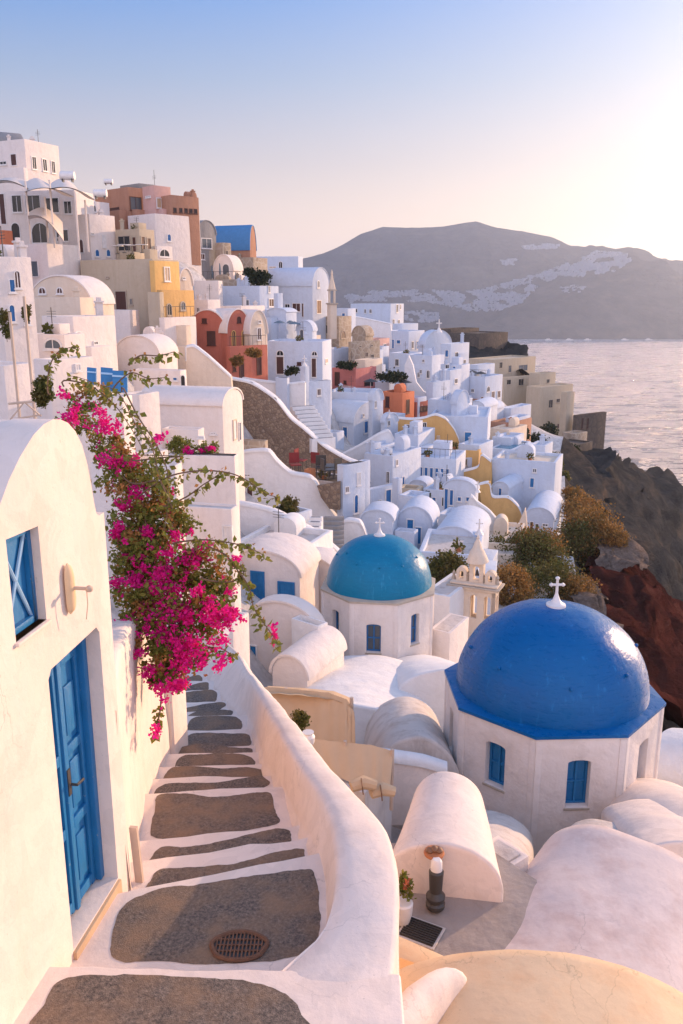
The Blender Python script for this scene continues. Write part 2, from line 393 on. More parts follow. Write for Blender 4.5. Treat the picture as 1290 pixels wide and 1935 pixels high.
for k, z in enumerate(ZT):
    far = N3[k]
    if k == 0: near = (Vector((-3.2, 3.2, z)), Vector((.42, 3.2, z)))
    else: near = (N3[k-1][0].copy(), N3[k-1][1].copy()); near[0].z = near[1].z = z; near[0].y -= .05; near[1].y -= .05
    n = 14; e = far[1]-far[0]; pts = []
    def widen(a, b): u = (b-a).normalized()*.45; return a-u, b+u
    fa, fb = widen(*far); na, nb = (near if k == 0 else widen(*near))
    pts = [na, nb] + [fb.lerp(fa, i/n) + Vector((0, noise.noise(fb.lerp(fa, i/n)*2.3)*.05, 0)) for i in range(n+1)]
    mb = MB().prism([p for p in pts], (0, 0, -1.3))
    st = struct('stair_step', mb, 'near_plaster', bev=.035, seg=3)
# dark stone set into each tread
TREAD = [[(70, 1960), (85, 1895), (120, 1852), (220, 1842), (350, 1846), (470, 1856), (540, 1880), (566, 1915), (575, 1960), (330, 1990)],
         [(213, 1812), (216, 1750), (240, 1708), (300, 1682), (400, 1668), (500, 1652), (570, 1643), (592, 1652), (603, 1700), (602, 1765), (585, 1797), (520, 1815), (400, 1822), (300, 1816)],
         [(283, 1690), (284, 1664), (300, 1645), (345, 1640), (420, 1635), (480, 1622), (540, 1606), (566, 1605), (576, 1613), (550, 1650), (400, 1690)],
         [(286, 1640), (290, 1615), (310, 1601), (360, 1600), (430, 1587), (500, 1570), (540, 1566), (551, 1580), (530, 1610), (400, 1640)],
         [(290, 1582), (292, 1530), (300, 1503), (350, 1500), (400, 1506), (450, 1502), (490, 1497), (512, 1500), (519, 1530), (523, 1556), (450, 1572), (370, 1583)],
         [(300, 1505), (312, 1482), (360, 1480), (420, 1478), (480, 1467), (501, 1470), (506, 1485), (430, 1510)],
         [(315, 1482), (320, 1455), (350, 1448), (420, 1452), (470, 1450), (497, 1458), (480, 1476), (400, 1484)],
         [(335, 1458), (342, 1430), (390, 1425), (450, 1425), (478, 1434), (474, 1450), (400, 1458)],
         [(338, 1432), (342, 1413), (380, 1406), (440, 1413), (474, 1414), (470, 1430), (400, 1436)],
         [(352, 1418), (354, 1393), (372, 1385), (430, 1386), (466, 1388), (474, 1400), (466, 1412), (400, 1420)],
         [(356, 1388), (355, 1368), (370, 1355), (420, 1353), (448, 1356), (458, 1370), (448, 1385), (400, 1390)],
         [(352, 1362), (366, 1347), (400, 1341), (436, 1343), (436, 1352), (400, 1362)],
         [(336, 1356), (345, 1340), (380, 1332), (420, 1327), (424, 1336), (390, 1352)],
         [(332, 1338), (335, 1316), (350, 1309), (400, 1304), (410, 1316), (400, 1332), (360, 1342)],
         [(340, 1318), (350, 1300), (380, 1290), (394, 1292), (390, 1308), (360, 1318)],
         [(345, 1298), (352, 1282), (375, 1276), (382, 1284), (370, 1298)]]
for k, pl in enumerate(TREAD):
    z = ZT[k]
    q = smoothclosed([pixz(x, y, z) for x, y in pl], 9, .018, k*3.1)
    for p in q: p.z = z + .004
    mb = MB(); t = tessellate_polygon([q]); mb.add(q, [tuple(i) for i in t]); 
    o = struct('tread_paving', mb, 'tread_stone', smooth=0)
# drain
dc = pixz(452, 1789, -5.0); g = MB()
ring = []
o = thing('drain_grate', 'rusty oval metal drain grate set in the dark landing of the stairs', 'drain', dc + Vector((0, 0, .006)))
R0 = [dc + Vector((.215*cos(t), .15*sin(t), .006)) for t in [2*pi*i/28 for i in range(28)]]
part('drain_pit', MB().prism(R0, (0, 0, .004)), 'metal_dark', o)
m = MB(); pts = [dc + Vector((.215*cos(t)*(1+.05*sin(5*t)), .15*sin(t), .016)) for t in [2*pi*i/28 for i in range(29)]]
m.tube(pts, .02, 6); part('rim', m, 'rust_metal', o, jit=.012)
m = MB()
for i in range(-6, 7):
    x = i*.03; h = .14*math.sqrt(max(0, 1-(x/.215)**2)); m.box(dc + Vector((x, 0, .012)), .012, 2*h, .012)
for y in (-.06, 0, .06): m.box(dc + Vector((0, y, .010)), .36, .01, .012)
part('bar', m, 'rust_metal', o, smooth=0)
# ------------------------------------------------------------------ parapet beside the stairs
ZTOP = [(4.0, -4.775), (5.0, -4.765), (5.25, -4.74), (5.8, -4.61), (6.6, -4.58), (7.4, -4.74), (8.5, -4.98), (10, -5.35), (12, -5.95), (14, -6.55), (17, -7.25), (20, -7.8)]
ZG = [(4, -4.75), (5.0, -4.75), (5.3, -4.8), (5.7, -5.0), (6.86, -5.0), (7.4, -5.2), (7.9, -5.45), (8.9, -5.6), (10, -5.95), (12, -6.55), (14, -7.1), (17, -7.9), (20, -8.6)]
def hit(px, py, tab):
    d = pix(px, py, 1); a, b = 1.0, 60.0
    for _ in range(50):
        m = (a+b)/2
        if d.z*m < interp(tab, d.y*m): b = m
        else: a = m
    return d*a
INN = [(597, 1799), (624, 1740), (635, 1669), (643, 1615), (632, 1550), (597, 1490), (543, 1412), (508, 1352), (477, 1290), (443, 1232), (420, 1212)]
OUT = [(694, 2080), (714, 2000), (730, 1935), (747, 1832), (753, 1750), (755, 1696), (750, 1615), (731, 1560), (698, 1523), (644, 1468), (601, 1418), (555, 1360), (516, 1313), (462, 1244), (423, 1205), (400, 1189)]
FOOT = [(600, 1850), (612, 1765), (612, 1650), (592, 1604), (562, 1560), (532, 1483), (512, 1463), (497, 1443), (488, 1407), (478, 1378), (464, 1350), (432, 1325), (415, 1303), (400, 1286), (385, 1265)]
def curve(L_, tab): return sorted((h.y, h.x) for h in (hit(x, y, tab) for x, y in L_))
ci, co, cf = curve(INN, ZTOP), curve(OUT, ZTOP), curve(FOOT, ZG)
def sm(tab, Y): return (interp(tab, Y-.25) + 2*interp(tab, Y) + interp(tab, Y+.25))/4
rows = []; Y = 3.0
while Y < 19.5:
    xi, xo, xf = sm(ci, Y), sm(co, Y), sm(cf, Y); zt, zg = sm(ZTOP, Y), sm(ZG, Y) - .05
    if Y < 5.45: xi = lerp(xi, min(xi, xo-.85), min(1, (5.45-Y)/.35)); xf = min(xf, xi-.1)
    xf = min(xf, xi-.03); wd = xo-xi; hh = zt-zg
    if hh < .06: hh = .06; zg = zt-.06
    prof = [(xf-.06, zg-.3), (xf-.03, zg-.02), (xf+.01, zg+.05*min(1, hh)), (lerp(xf, xi, .18), zg+.18*hh), (lerp(xf, xi, .45), zg+.45*hh), (lerp(xf, xi, .75), zg+.75*hh), (lerp(xf, xi, .93), zg+.92*hh), (xi+.01, zt-.025),
            (xi+.035, zt-.006), (xi+wd*.3, zt+.012), (xi+wd*.6, zt+.012), (xo-.05, zt), (xo-.015, zt-.02), (xo, zt-.06), (xo+.01, zt-.4), (xo+.02, zt-1.0), (xo+.03, zt-2.2), (xo+.03, zt-5)]
    row = []
    for i, (x, z) in enumerate(prof):
        p = Vector((x, Y, z)); q = noise.noise_vector(Vector((x*1.5, Y*1.5, z*1.5)))*.02 + noise.noise_vector(p*5)*.006
        row.append(p + q)
    rows.append(row); Y += .12
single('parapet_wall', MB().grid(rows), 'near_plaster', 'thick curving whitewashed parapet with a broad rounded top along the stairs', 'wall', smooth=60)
# ================================================================== left house
we = Vector((.153, .988, 0)).normalized(); wn = Vector((we.y, -we.x, 0)); WO = Vector((-2.08, 5.53, 0))
def wallhit(px, py, off=0):
    d = pix(px, py, 1); t = (wn.dot(WO) + off)/wn.dot(d); p = d*t; return ((p-WO).dot(we), p.z)
GAB = [(.955, -1.66), (.925, -1.55), (.90, -1.40), (.86, -1.24), (.80, -1.09), (.71, -.97), (.60, -.89), (.49, -.85), (.385, -.835), (.25, -.85), (.10, -.90), (-.09, -1.01), (-.25, -1.13), (-.38, -1.26), (-.6, -1.5), (-.75, -1.68)]
outer = [(-2.6, -5.7), (1.09, -5.9), (1.09, -1.685), (1.0, -1.69)] + GAB + [(-2.6, -1.72)]
hole_d = [(0, -4.92), (.85, -4.92), (.85, -2.62), (.80, -2.56), (.05, -2.58), (0, -2.64)]
hole_w = [(-.36, -2.2), (.05, -2.2), (.05, -1.52), (-.36, -1.50)]
lh = thing('cottage', 'cream lit cottage with rounded gable and blue door at the left edge by the stairs', 'house', WO + Vector((0, 0, -5)))
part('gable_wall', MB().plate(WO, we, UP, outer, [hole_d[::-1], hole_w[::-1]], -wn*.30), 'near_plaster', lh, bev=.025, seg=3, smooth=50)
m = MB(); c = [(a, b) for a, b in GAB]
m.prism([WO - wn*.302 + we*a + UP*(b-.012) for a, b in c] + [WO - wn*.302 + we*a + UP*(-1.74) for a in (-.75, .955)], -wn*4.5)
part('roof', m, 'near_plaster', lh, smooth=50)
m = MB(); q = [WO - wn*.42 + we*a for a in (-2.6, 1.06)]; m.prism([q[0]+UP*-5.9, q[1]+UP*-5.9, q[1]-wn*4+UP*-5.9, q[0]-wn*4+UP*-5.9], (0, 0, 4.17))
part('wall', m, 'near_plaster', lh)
# door
d_ = part('door', MB().plate(WO-wn*.20, we, UP, [(0.02, -4.9), (.84, -4.9), (.84, -2.56), (.02, -2.58)], [], -wn*.06), 'blue_wood', lh)
m = MB()
def wbox(m, s0, s1, z0, z1, o0, o1): m.plate(WO+wn*o1, we, UP, [(s0, z0), (s1, z0), (s1, z1), (s0, z1)], [], -wn*(o1-o0))
for s0, s1 in ((.0, .07), (.78, .85)): wbox(m, s0, s1, -4.9, -2.57, -.2, -.12)
wbox(m, .07, .78, -2.68, -2.58, -.2, -.12); part('door_frame', m, 'blue_wood', d_, bev=.008)
m = MB(); wbox(m, .40, .45, -4.9, -2.68, -.2, -.15)
for s0, s1 in ((.07, .13), (.35, .40), (.45, .50), (.72, .78)): wbox(m, s0, s1, -4.9, -2.68, -.2, -.17)
for z in (-4.88, -4.2, -3.55, -2.78): 
    for s0, s1 in ((.13, .35), (.50, .72)): wbox(m, s0, s1, z, z+.09, -.2, -.17)
part('door_rail', m, 'blue_wood', d_, bev=.006)
for z in (-4.72, -4.04, -3.39):
    for s0, s1 in ((.16, .32), (.53, .69)): m = MB(); wbox(m, s0, s1, z, z+.42, -.2, -.178); part('door_panel', m, 'blue_wood', d_, bev=.012)
m = MB(); hc = WO + we*.43 - wn*.13 + UP*-3.75; m.tube([hc, hc+wn*.05, hc+wn*.06+we*.09], .012, 8); wbox(m, .41, .455, -3.85, -3.62, -.15, -.142)
part('handle', m, 'metal_dark', d_)
m = MB(); wbox(m, -.01, .86, -5.1, -4.93, -.3, .03); part('door_sill', m, 'pale_wood', lh, bev=.01)
# window
w_ = MB(); wbox(w_, -.36, .05, -2.2, -1.5, -.13, -.10); wp = part('window', w_, 'blue_wood', lh)
m = MB(); 
for s0, s1, z0, z1 in ((-.36, -.31, -2.2, -1.5), (0, .05, -2.2, -1.5), (-.31, 0, -2.2, -2.15), (-.31, 0, -1.56, -1.5)): wbox(m, s0, s1, z0, z1, -.10, -.06)
part('window_frame', m, 'blue_wood', wp, bev=.006)
m = MB()
for a, b in (((-.31, -2.15), (0, -1.56)), ((-.31, -1.56), (0, -2.15))):
    p, q = (WO + we*s + UP*z - wn*.085 for s, z in (a, b)); m.tube([p, q], .014, 6)
part('glazing_bar', m, 'pale_blue', wp)
m = MB(); wbox(m, -.38, .07, -2.23, -2.2, -.26, .03); part('window_sill', m, 'near_plaster', lh, bev=.01)
# wall lamp
s0, z0 = wallhit(125, 1162); s1, z1 = wallhit(124, 1062)
zz0, zz1 = min(z0, z1), max(z0, z1); sc = (s0+s1)/2
lc = WO + we*sc + wn*.02 + UP*zz0
lamp = thing('wall_lamp', 'slim shell-shaped wall lamp with a projecting bracket on the cottage wall beside the blue door', 'lamp', lc)
m = MB(); H0 = zz1-zz0; rows = []
for i in range(15):
    t = i/14; r = .052*math.sqrt(max(.02, 1-(2*t-1)**4)); rows.append([lc + UP*(H0*t) + we*(r*cos(a)) + wn*(max(0, sin(a))*r*.9) for a in [2*pi*k/16 for k in range(17)]])
m.grid(rows); part('shade', m, 'golden_plaster', lamp, smooth=60)
m = MB(); q = lc + UP*(H0*.52); m.tube([q, q+wn*.10, q+wn*.17], [.014, .014, .014], 8); m.lathe(q+wn*.16-UP*.02, [(.022, 0), (.028, .012), (.028, .03), (.01, .045)], 10)
part('bracket', m, 'metal_pale', lamp)
m = MB(); q2 = q+wn*.14; m.tube([q2, q2-UP*.12, q2-UP*.24-wn*.02], .004, 5); part('cord', m, 'metal_pale', lamp)
# plank leaning at the corner
p0, p1 = pixz(262, 1612, -5.25), None
p0 = WO + we*1.16 + UP*-5.35; p0.x += .02
m = MB(); m.prism([p0, p0+we*.035, p0+we*.035+Vector((.07, -.01, 0)), p0+Vector((.07, -.01, 0))], (-.03, .0, .72)); single('plank', m, 'metal_pale', 'narrow pale brown board leaning upright on the cottage corner by the steps', 'board')
# wall carrying the bougainvillea, then the lower pier with its planter
ft = [N3[k][0] for k in (2, 3, 4, 5, 6, 7, 8)]
rows = []
base = [WO + we*1.05] + [Vector((p.x-.02, p.y, 0)) for p in ft[1:]]
tops = [-3.35, -3.3, -3.5, -3.7, -3.9, -4.15, -4.4]; 
bp = [Vector((b.x, b.y, 0)) for b in base]
def dens(P, n):
    r = []
    for i in range(len(P)-1):
        for j in range(n): r.append(P[i].lerp(P[i+1], j/n))
    return r + [P[-1]]
bpd = dens(bp, 5); N_ = len(bpd)
for i, b in enumerate(bpd):
    t = i/(N_-1)*6; k = min(5, int(t)); zt = lerp(tops[k], tops[k+1], t-k); row = []
    for x, z in ((.06, -7), (.05, -5.9), (.02, -5.3), (.0, -4.6), (0, -4.0), (0, zt-.06), (-.03, zt-.01), (-.08, zt), (-.35, zt), (-.4, zt-.06), (-.42, -7)):
        p = b + Vector((x, 0, z)); row.append(p + noise.noise_vector(p*1.6)*.03)
    rows.append(row)
rows.append([r.lerp(sum(rows[-1], Vector())/len(rows[-1]), .999) for r in rows[-1]])
single('garden_wall', MB().grid(rows), 'near_plaster', 'cream garden wall under the bougainvillea running down beside the stairs from the cottage', 'wall', smooth=55)
pa = N3[8][0]; 
m = MB(); c0 = pixz(296, 1405, -6.3); c0.x += .20; m.box((c0.x-.03, c0.y+.10, -8.5), .36, .72, 3.25, -.1)
single('pier', m, 'near_plaster', 'low rounded plaster pier below the terracotta planter at the stairs', 'wall', bev=.08, seg=3)
pc = Vector((c0.x+.02, c0.y-.05, -5.25)); pt = thing('planter', 'terracotta planter box under the hanging magenta bougainvillea', 'planter', pc)
part('box', MB().box(pc, .27, .5, .62, -.1), 'terracotta', pt, bev=.015)
m = MB(); m.box(pc+UP*.62, .33, .56, .06, -.1); part('rim', m, 'terracotta', pt, bev=.015)
m = MB(); m.box(pc+UP*.68, .24, .46, .012, -.1); part('soil', m, 'brown', pt)
# ================================================================== organic barrel vaults of the foreground
def near_vault(label, A, B, r, rise, wallh, mat='near_plaster', n=40, k=30, jit=.03, face=True, cat='roof', name='vault_roof', expo=.5, rb=None, edge=.1, taper=0, r2=None):
    A, B = Vector(A), Vector(B); d = (B-A); Ln = d.length; d.normalize(); s = d.cross(UP).normalized(); rows = []
    for i in range(-2, n+3):
        if i < 0: t = 0; inset = (edge, edge*.3)[i+2]
        elif i > n: t = 1; inset = (edge*.3, edge)[i-n-1]
        else: t = i/n; inset = 0
        t2 = t if 0 < i < n else (0 if i <= 0 else 1)
        rr = lerp(r, rb or r, t) - inset; rz = rise*(1-taper*t) - inset; O = A + d*(Ln*(min(1, max(0, t2))))
        if i in (-1,): O = A - d*edge*.35
        if i == -2: O = A - d*edge*.5
        if i == n+1: O = B + d*edge*.35
        if i == n+2: O = B + d*edge*.5
        base = O - UP*rise; row = [base + s*rr - UP*wallh]
        for j in range(k+1):
            a = pi*j/k; row.append(base + s*((rr if cos(a) > 0 or not r2 else r2-inset)*cos(a)) + UP*(rz*sin(a)**(1.0 if expo == .5 else expo)))
        row.append(base - s*((r2 or rr+inset)-inset) - UP*wallh)
        if jit: row = [p + noise.noise_vector(p*.9)*jit + noise.noise_vector(p*3.5)*jit*.2 for p in row]
        rows.append(row)
    mb = MB().grid(rows); M = len(rows[0])
    mb.f.append(tuple(range(M))); q = (len(rows)-1)*M; mb.f.append(tuple(q+i for i in range(M))[::-1])
    return single(name, mb, mat, label, cat, smooth=62)
near_vault('small pink-cream barrel vault with the niche lamp on its rounded front, beside the parapet', pix(850, 1458, 13.4), pix(838, 1594, 11.45), .58, .78, .9, rb=.82, mat='near_plaster', expo=.8, edge=.05, jit=.02)
A = pix(1165, 1566, 12.8); near_vault('huge weathered barrel vault at the lower right below the blue dome', A, A + Vector((-.51, -.86, -.02))*6.6, 1.22, 1.5, 2.5, rb=2.1, r2=2.0, mat='pink_weathered', expo=.8, edge=.12, jit=.05)
A = pix(1030, 1799, 7.9); near_vault('golden barrel vault in the bottom right corner', A, A + Vector((-.12, -1, 0)).normalized()*4, 1.75, 1.1, 3, mat='golden_plaster', expo=.9, edge=.12, jit=.03)
m = MB(); pts = [pix(x, y, z) for x, y, z in ((700, 2010, 6.6), (745, 1930, 6.9), (780, 1882, 7.15), (810, 1850, 7.35), (832, 1832, 7.5), (846, 1834, 7.65))]; rows = []
DK = dens(pts, 8)
for i, p in enumerate(DK):
    kf = math.sqrt(max(.02, 1-max(0, (i-len(DK)+7)/6)**2)); sx = Vector((.9, .35, 0)); row = [p + sx*(-.04+.30*kf*cos(a)) + UP*(.26*kf*sin(a)-.24) for a in [pi*j/10 for j in range(11)]]; row = [row[0]+UP*-3] + row + [row[-1]+UP*-3]; rows.append([q + noise.noise_vector(q*3)*.012 for q in row])
single('roof_kerb', MB().grid(rows), 'near_plaster', 'rounded pale plaster kerb at the left end of the golden vault', 'kerb', smooth=60)
# courtyard between parapet and vaults
struct('courtyard_floor', MB().prism([Vector(p) for p in ((.2, 5, -7.98), (2.6, 5, -7.98), (2.75, 10.3, -7.98), (2.2, 11.0, -7.98), (.0, 11.2, -7.98))], (0, 0, -.4)), 'worn_concrete')
m = MB(); m.prism([pixz(742, 1762, -6.9), pixz(878, 1822, -6.9), pixz(872, 1852, -6.9), pixz(735, 1802, -6.9)], (0, 0, -.35)); single('beam', m, 'golden_plaster', 'sunlit plaster beam bridging the gap above the courtyard drain', 'beam', bev=.03)
gc = pixz(795, 1763, -7.97); gr = thing('floor_grate', 'square black metal grate in the courtyard floor before the small vault', 'drain', gc)
rz = radians(-28)
part('rim', MB().box(gc, .52, .42, .02, rz), 'weathered_plaster', gr); part('pit', MB().box(gc+UP*.02, .46, .36, .004, rz), 'metal_dark', gr)
m = MB(); R = Matrix.Rotation(rz, 3, 'Z')
for i in range(9): m.box(gc + R @ Vector((0, -.16+i*.04, .024)), .46, .016, .02, rz)
part('bar', m, 'metal_pale' if 0 else 'metal_dark', gr)
# wall lantern-like chimney on the small vault
fc = pix(820, 1690, 11.15); fc = pixz(822, 1716, -7.95); lt = thing('stove_flue', 'dark ribbed metal flue with a white collar standing before the small vault', 'flue', fc)
m = MB(); m.lathe(fc, [(.10, 0), (.125, .03), (.13, .09), (.10, .12), (.125, .15), (.13, .2), (.10, .24), (.07, .27)], 20); part('base', m, 'metal_dark', lt)
m = MB(); m.lathe(fc+UP*.27, [(.085, 0), (.10, .3), (.075, .33)], 18); part('pipe', m, 'metal_dark', lt)
m = MB(); m.lathe(fc+UP*.6, [(.08, 0), (.075, .12), (.05, .16)], 18); part('collar', m, 'white_paint', lt)
vc = pix(820, 1612, 11.33); vt = thing('wall_vent', 'rusty clover-shaped vent high on the front of the small vault', 'vent', vc)
m = MB(); m.lathe(vc - UP*.02, [(.13, 0), (.14, .02), (.13, .05), (.06, .06)], 20); part('shelf', m, 'terracotta', vt)
m = MB()
for dx in (-.06, 0, .06): m.lathe(vc + Vector((dx, -.02, .03 if dx else .05)), [(.045, 0), (.055, .03), (.035, .06), (.01, .07)], 12)
part('bowl', m, 'brown_wood', vt)
# ================================================================== the two domed churches
def dome_church(label, C, R, H, base, ph, rd, hd, bluemat, wins, skirt, cross_h, studs):
    t = thing('domed_church', label, 'church', C + UP*base); C0 = C
    V = [C + Vector((R*sin(radians(a)), -R*cos(radians(a)), 0)) for a in [ph+45*k for k in range(8)]]   # angle 0 faces the camera
    for k in range(8):
        a, b = V[k], V[(k+1) % 8]; U = (b-a).normalized(); wd = (b-a).length; n = U.cross(UP); mid = wd/2
        wk = wins.get(k)
        holes = []
        if wk:
            ww, z0, z1, kind = wk
            arc = [(mid + ww/2*cos(q), z1 + ww*.14*sin(q)) for q in [pi*i/8 for i in range(9)]]
            hl = [(mid-ww/2, z0), (mid+ww/2, z0)] + arc; holes = [hl[::-1]]
        part('drum_wall', MB().plate(a, U, UP, [(0, base), (wd, base), (wd, H), (0, H)], holes, -n*.32), 'rose_white', t, bev=.012)
        # flat corner pilaster
        m = MB(); m.plate(a + n*.02, U, UP, [(.0, base), (.16, base), (.16, H-.06), (.0, H-.06)], [], -n*.05); m.plate(a + n*.02, U, UP, [(wd-.16, base), (wd, base), (wd, H-.06), (wd-.16, H-.06)], [], -n*.05)
        part('pilaster', m, 'rose_white', t, bev=.01)
        if wk:
            ps = a - n*.26; m = MB(); m.plate(ps, U, UP, [(mid-ww/2-.02, z0-.02), (mid+ww/2+.02, z0-.02), (mid+ww/2+.02, z1+ww*.3), (mid-ww/2-.02, z1+ww*.3)], [], -n*.04)
            wo = part('window', m, kind[0], t)
            m = MB(); fr = [(mid-ww/2, z0), (mid+ww/2, z0), (mid+ww/2, z1+.05), (mid-ww/2, z1+.05)]; f = .06
            m.plate(ps+n*.05, U, UP, fr, [[(mid-ww/2+f, z0+f), (mid-f/2, z0+f), (mid-f/2, z1-f), (mid-ww/2+f, z1-f)][::-1], [(mid+f/2, z0+f), (mid+ww/2-f, z0+f), (mid+ww/2-f, z1-f), (mid+f/2, z1-f)][::-1]], -n*.05)
            m.plate(ps+n*.04, U, UP, [(mid-ww/2+f, (z0+z1)/2-.03), (mid+ww/2-f, (z0+z1)/2-.03), (mid+ww/2-f, (z0+z1)/2+.03), (mid-ww/2+f, (z0+z1)/2+.03)], [], -n*.04)
            part('window_frame', m, kind[1], wo, bev=.006)
            m = MB(); m.plate(a+n*.03, U, UP, [(mid-ww/2-.04, z0-.06), (mid+ww/2+.04, z0-.06), (mid+ww/2+.04, z0-.002), (mid-ww/2-.04, z0-.002)], [], -n*.3); part('window_sill', m, 'stone_trim', wo, bev=.006)
    # sloping skirt around the dome
    m = MB(); Rs = R+.05
    o1 = [C + Vector((Rs*sin(radians(a)), -Rs*cos(radians(a)), H)) for a in [ph+45*k for k in range(8)]]
    o0 = [p - UP*.01 for p in o1]; o2 = [p + UP*.07 for p in o1]
    n = 64; inner = [C + Vector(((rd-.1)*sin(2*pi*i/n+radians(ph)), -(rd-.1)*cos(2*pi*i/n+radians(ph)), H+.14)) for i in range(n)]
    vs = o0 + o2; fs = [tuple(range(8))]
    for k in range(8): fs.append((k, (k+1) % 8, 8+(k+1) % 8, 8+k))
    b = len(vs); oc = []
    for i in range(n):
        k = i//8; f = (i % 8)/8; oc.append(o2[k].lerp(o2[(k+1) % 8], f))
    vs += oc; c = len(vs); vs += inner
    for i in range(n): j = (i+1) % n; fs.append((b+i, b+j, c+j, c+i))
    m.add(vs, fs); part('eaves', m, skirt, t, smooth=20)
    m = MB(); prof = [(rd, -.02)] + [(rd*cos(q)**.93, .06+(hd-.06)*sin(q)) for q in [pi/2*i/22 for i in range(22)]] + [(.02, hd)]
    m.lathe(C+UP*H, prof, 72); dm = part('dome', m, bluemat, t, smooth=60, jit=.03)
    for az, el in studs:
        q = C + UP*(H+.2) + Vector((rd*cos(el)*sin(az), -rd*cos(el)*cos(az), (hd-.2)*sin(el))); nn = Vector((cos(el)*sin(az), -cos(el)*cos(az), sin(el)))
        mm = MB(); mm.tube([q-nn*.03, q+nn*.04, q+nn*.06], [.05, .045, .02], 8); part('step_peg', mm, bluemat, dm)
    top = C + UP*(H+hd-.03); m = MB(); s = cross_h
    m.lathe(top, [(.30*s, 0), (.34*s, .03*s), (.33*s, .10*s), (.22*s, .14*s), (.13*s, .26*s), (.07*s, .42*s), (.05*s, .5*s)], 28); pb = part('cross_base', m, 'white_paint', t)
    m = MB(); q = top + UP*(.46*s)
    def arm(p0, p1): m.tube([p0, p0.lerp(p1, .75), p0.lerp(p1, .85), p1], [.045*s, .045*s, .08*s, .05*s], 10)
    c_ = q + UP*(.34*s); arm(c_, c_+UP*.26*s); arm(c_, c_+Vector((.23*s, 0, 0))); arm(c_, c_-Vector((.23*s, 0, 0))); m.tube([q, c_], .05*s, 10)
    for vx in ((.2, .0), (-.2, 0), (0, .24)): m.lathe(c_ + Vector((vx[0]*s, 0, vx[1]*s-.06*s)), [(.01, 0), (.07*s, .03*s), (.08*s, .06*s), (.07*s, .09*s), (.01, .12*s)], 10)
    part('cross', m, 'white_paint', t)
    BASES.append((C.x, C.y, C.z+base+.3))
    return t
C1 = Vector((5.78, 21.5, -10.5)); vz = radians
dome_church('white octagonal church under the large deep blue dome in the right foreground', C1, 2.95, 0, -5.5, 25, 2.59, 2.42, 'dome_blue',
    {6: (.58, -1.8, -.65, ('blue_wood', 'blue_wood')), 7: (.58, -1.95, -.7, ('blue_wood', 'blue_wood')), 0: (.56, -1.85, -.65, ('blue_wood', 'blue_wood')), 5: (.5, -1.85, -.65, ('grey_glass', 'grey_glass'))}, 'dome_blue', .78,
    [(vz(-50), .5), (vz(-3), .42), (vz(38), .48), (vz(-88), .5), (vz(78), .6)])
C2 = Vector((1.66, 35.6, -12.4))
dome_church('white octagonal church under the smaller teal-blue dome', C2, 2.62, 0, -6, 15, 2.33, 2.28, 'dome_teal',
    {6: (.46, -2.0, -.7, ('grey_glass', 'blue_far')), 7: (.62, -2.2, -1.0, ('grey_glass', 'blue_far')), 0: (.46, -2.0, -.7, ('grey_glass', 'blue_far')), 5: (.46, -2.0, -.7, ('grey_glass', 'blue_far'))}, 'stone_trim', .75,
    [(vz(-62), .8), (vz(-33), .65), (vz(-2), .62), (vz(28), .62), (vz(62), .7), (vz(-85), .65)])
# ================================================================== houses of the village, measured corner by corner
PANE = {'g': 'dark_glass', 'G': 'grey_glass', 'b': 'blue_far', 'B': 'blue_wood', 'r': 'dark_wood', 'n': 'brown_wood', 'p': 'pale_wood', 'w': 'white_paint'}
def opening(parent, P0, e, nrm, px, py, w, h, code, fr='white_paint'):
    def hitp(x, y):
        d = pix(x, y, 1); return d*(nrm.dot(P0)/nrm.dot(d))
    c = hitp(px, py); a, b = hitp(px-w/2, py), hitp(px+w/2, py)
    ww = min(abs((b-a).dot(e)), 3.2); z0, z1 = hitp(px, py+h/2).z, hitp(px, py-h/2).z; ww = max(ww, .35)
    c = Vector((c.x, c.y, z0)); hh = z1-z0
    def outline(m, arch):
        W2 = ww/2-m
        if arch:
            zc_ = max(hh-ww/2, hh*.3); r_ = hh-m-zc_
            return [(-W2, m), (W2, m)] + [(W2*cos(q), zc_+r_*sin(q)) for q in [pi*i/8 for i in range(9)]]
        return [(-W2, m), (W2, m), (W2, hh-m), (-W2, hh-m)]
    arch = code[0] in 'AE'; door = code[0] in 'DE'
    f = min(.09, ww*.14)
    U = e if e.cross(UP).dot(nrm) > 0 else -e
    leaf = MB().plate(c + nrm*.03, U, UP, outline(f*.6, arch), [], -nrm*.08)
    frm = MB().plate(c + nrm*.07, U, UP, outline(0, arch), [outline(f, arch)[::-1]], -nrm*.14)
    if door:
        o = part('door', leaf, PANE[code[1]], parent, smooth=0); part('door_frame', frm, fr, o, smooth=0)
        if ww > .9:
            k = MB(); k.plate(c + nrm*.05, U, UP, [(-.03, f), (.03, f), (.03, hh-f if not arch else hh-ww*.3), (-.03, hh-f if not arch else hh-ww*.3)], [], -nrm*.03); part('door_post', k, PANE[code[1]], o, smooth=0)
    else:
        o = part('window', frm, fr, parent, smooth=0); part('pane', leaf, PANE[code[1]], o, smooth=0)
        k = MB(); k.plate(c + nrm*.055, U, UP, [(-.025, f*.8), (.025, f*.8), (.025, hh*.9), (-.025, hh*.9)], [], -nrm*.04)
        if code[1] in 'bB': k.plate(c + nrm*.056, U, UP, [(-ww/2+f*.8, hh*.5), (ww/2-f*.8, hh*.5), (ww/2-f*.8, hh*.5+.05), (-ww/2+f*.8, hh*.5+.05)], [], -nrm*.04)
        part('glazing_bar', k, fr if code[1] not in 'bB' else PANE[code[1]], o, smooth=0)
        k = MB(); k.plate(c + nrm*.12, U, UP, [(-ww/2-.06, -.07), (ww/2+.06, -.07), (ww/2+.06, -.002), (-ww/2-.06, -.002)], [], -nrm*.13); part('window_sill', k, fr, o, smooth=0)
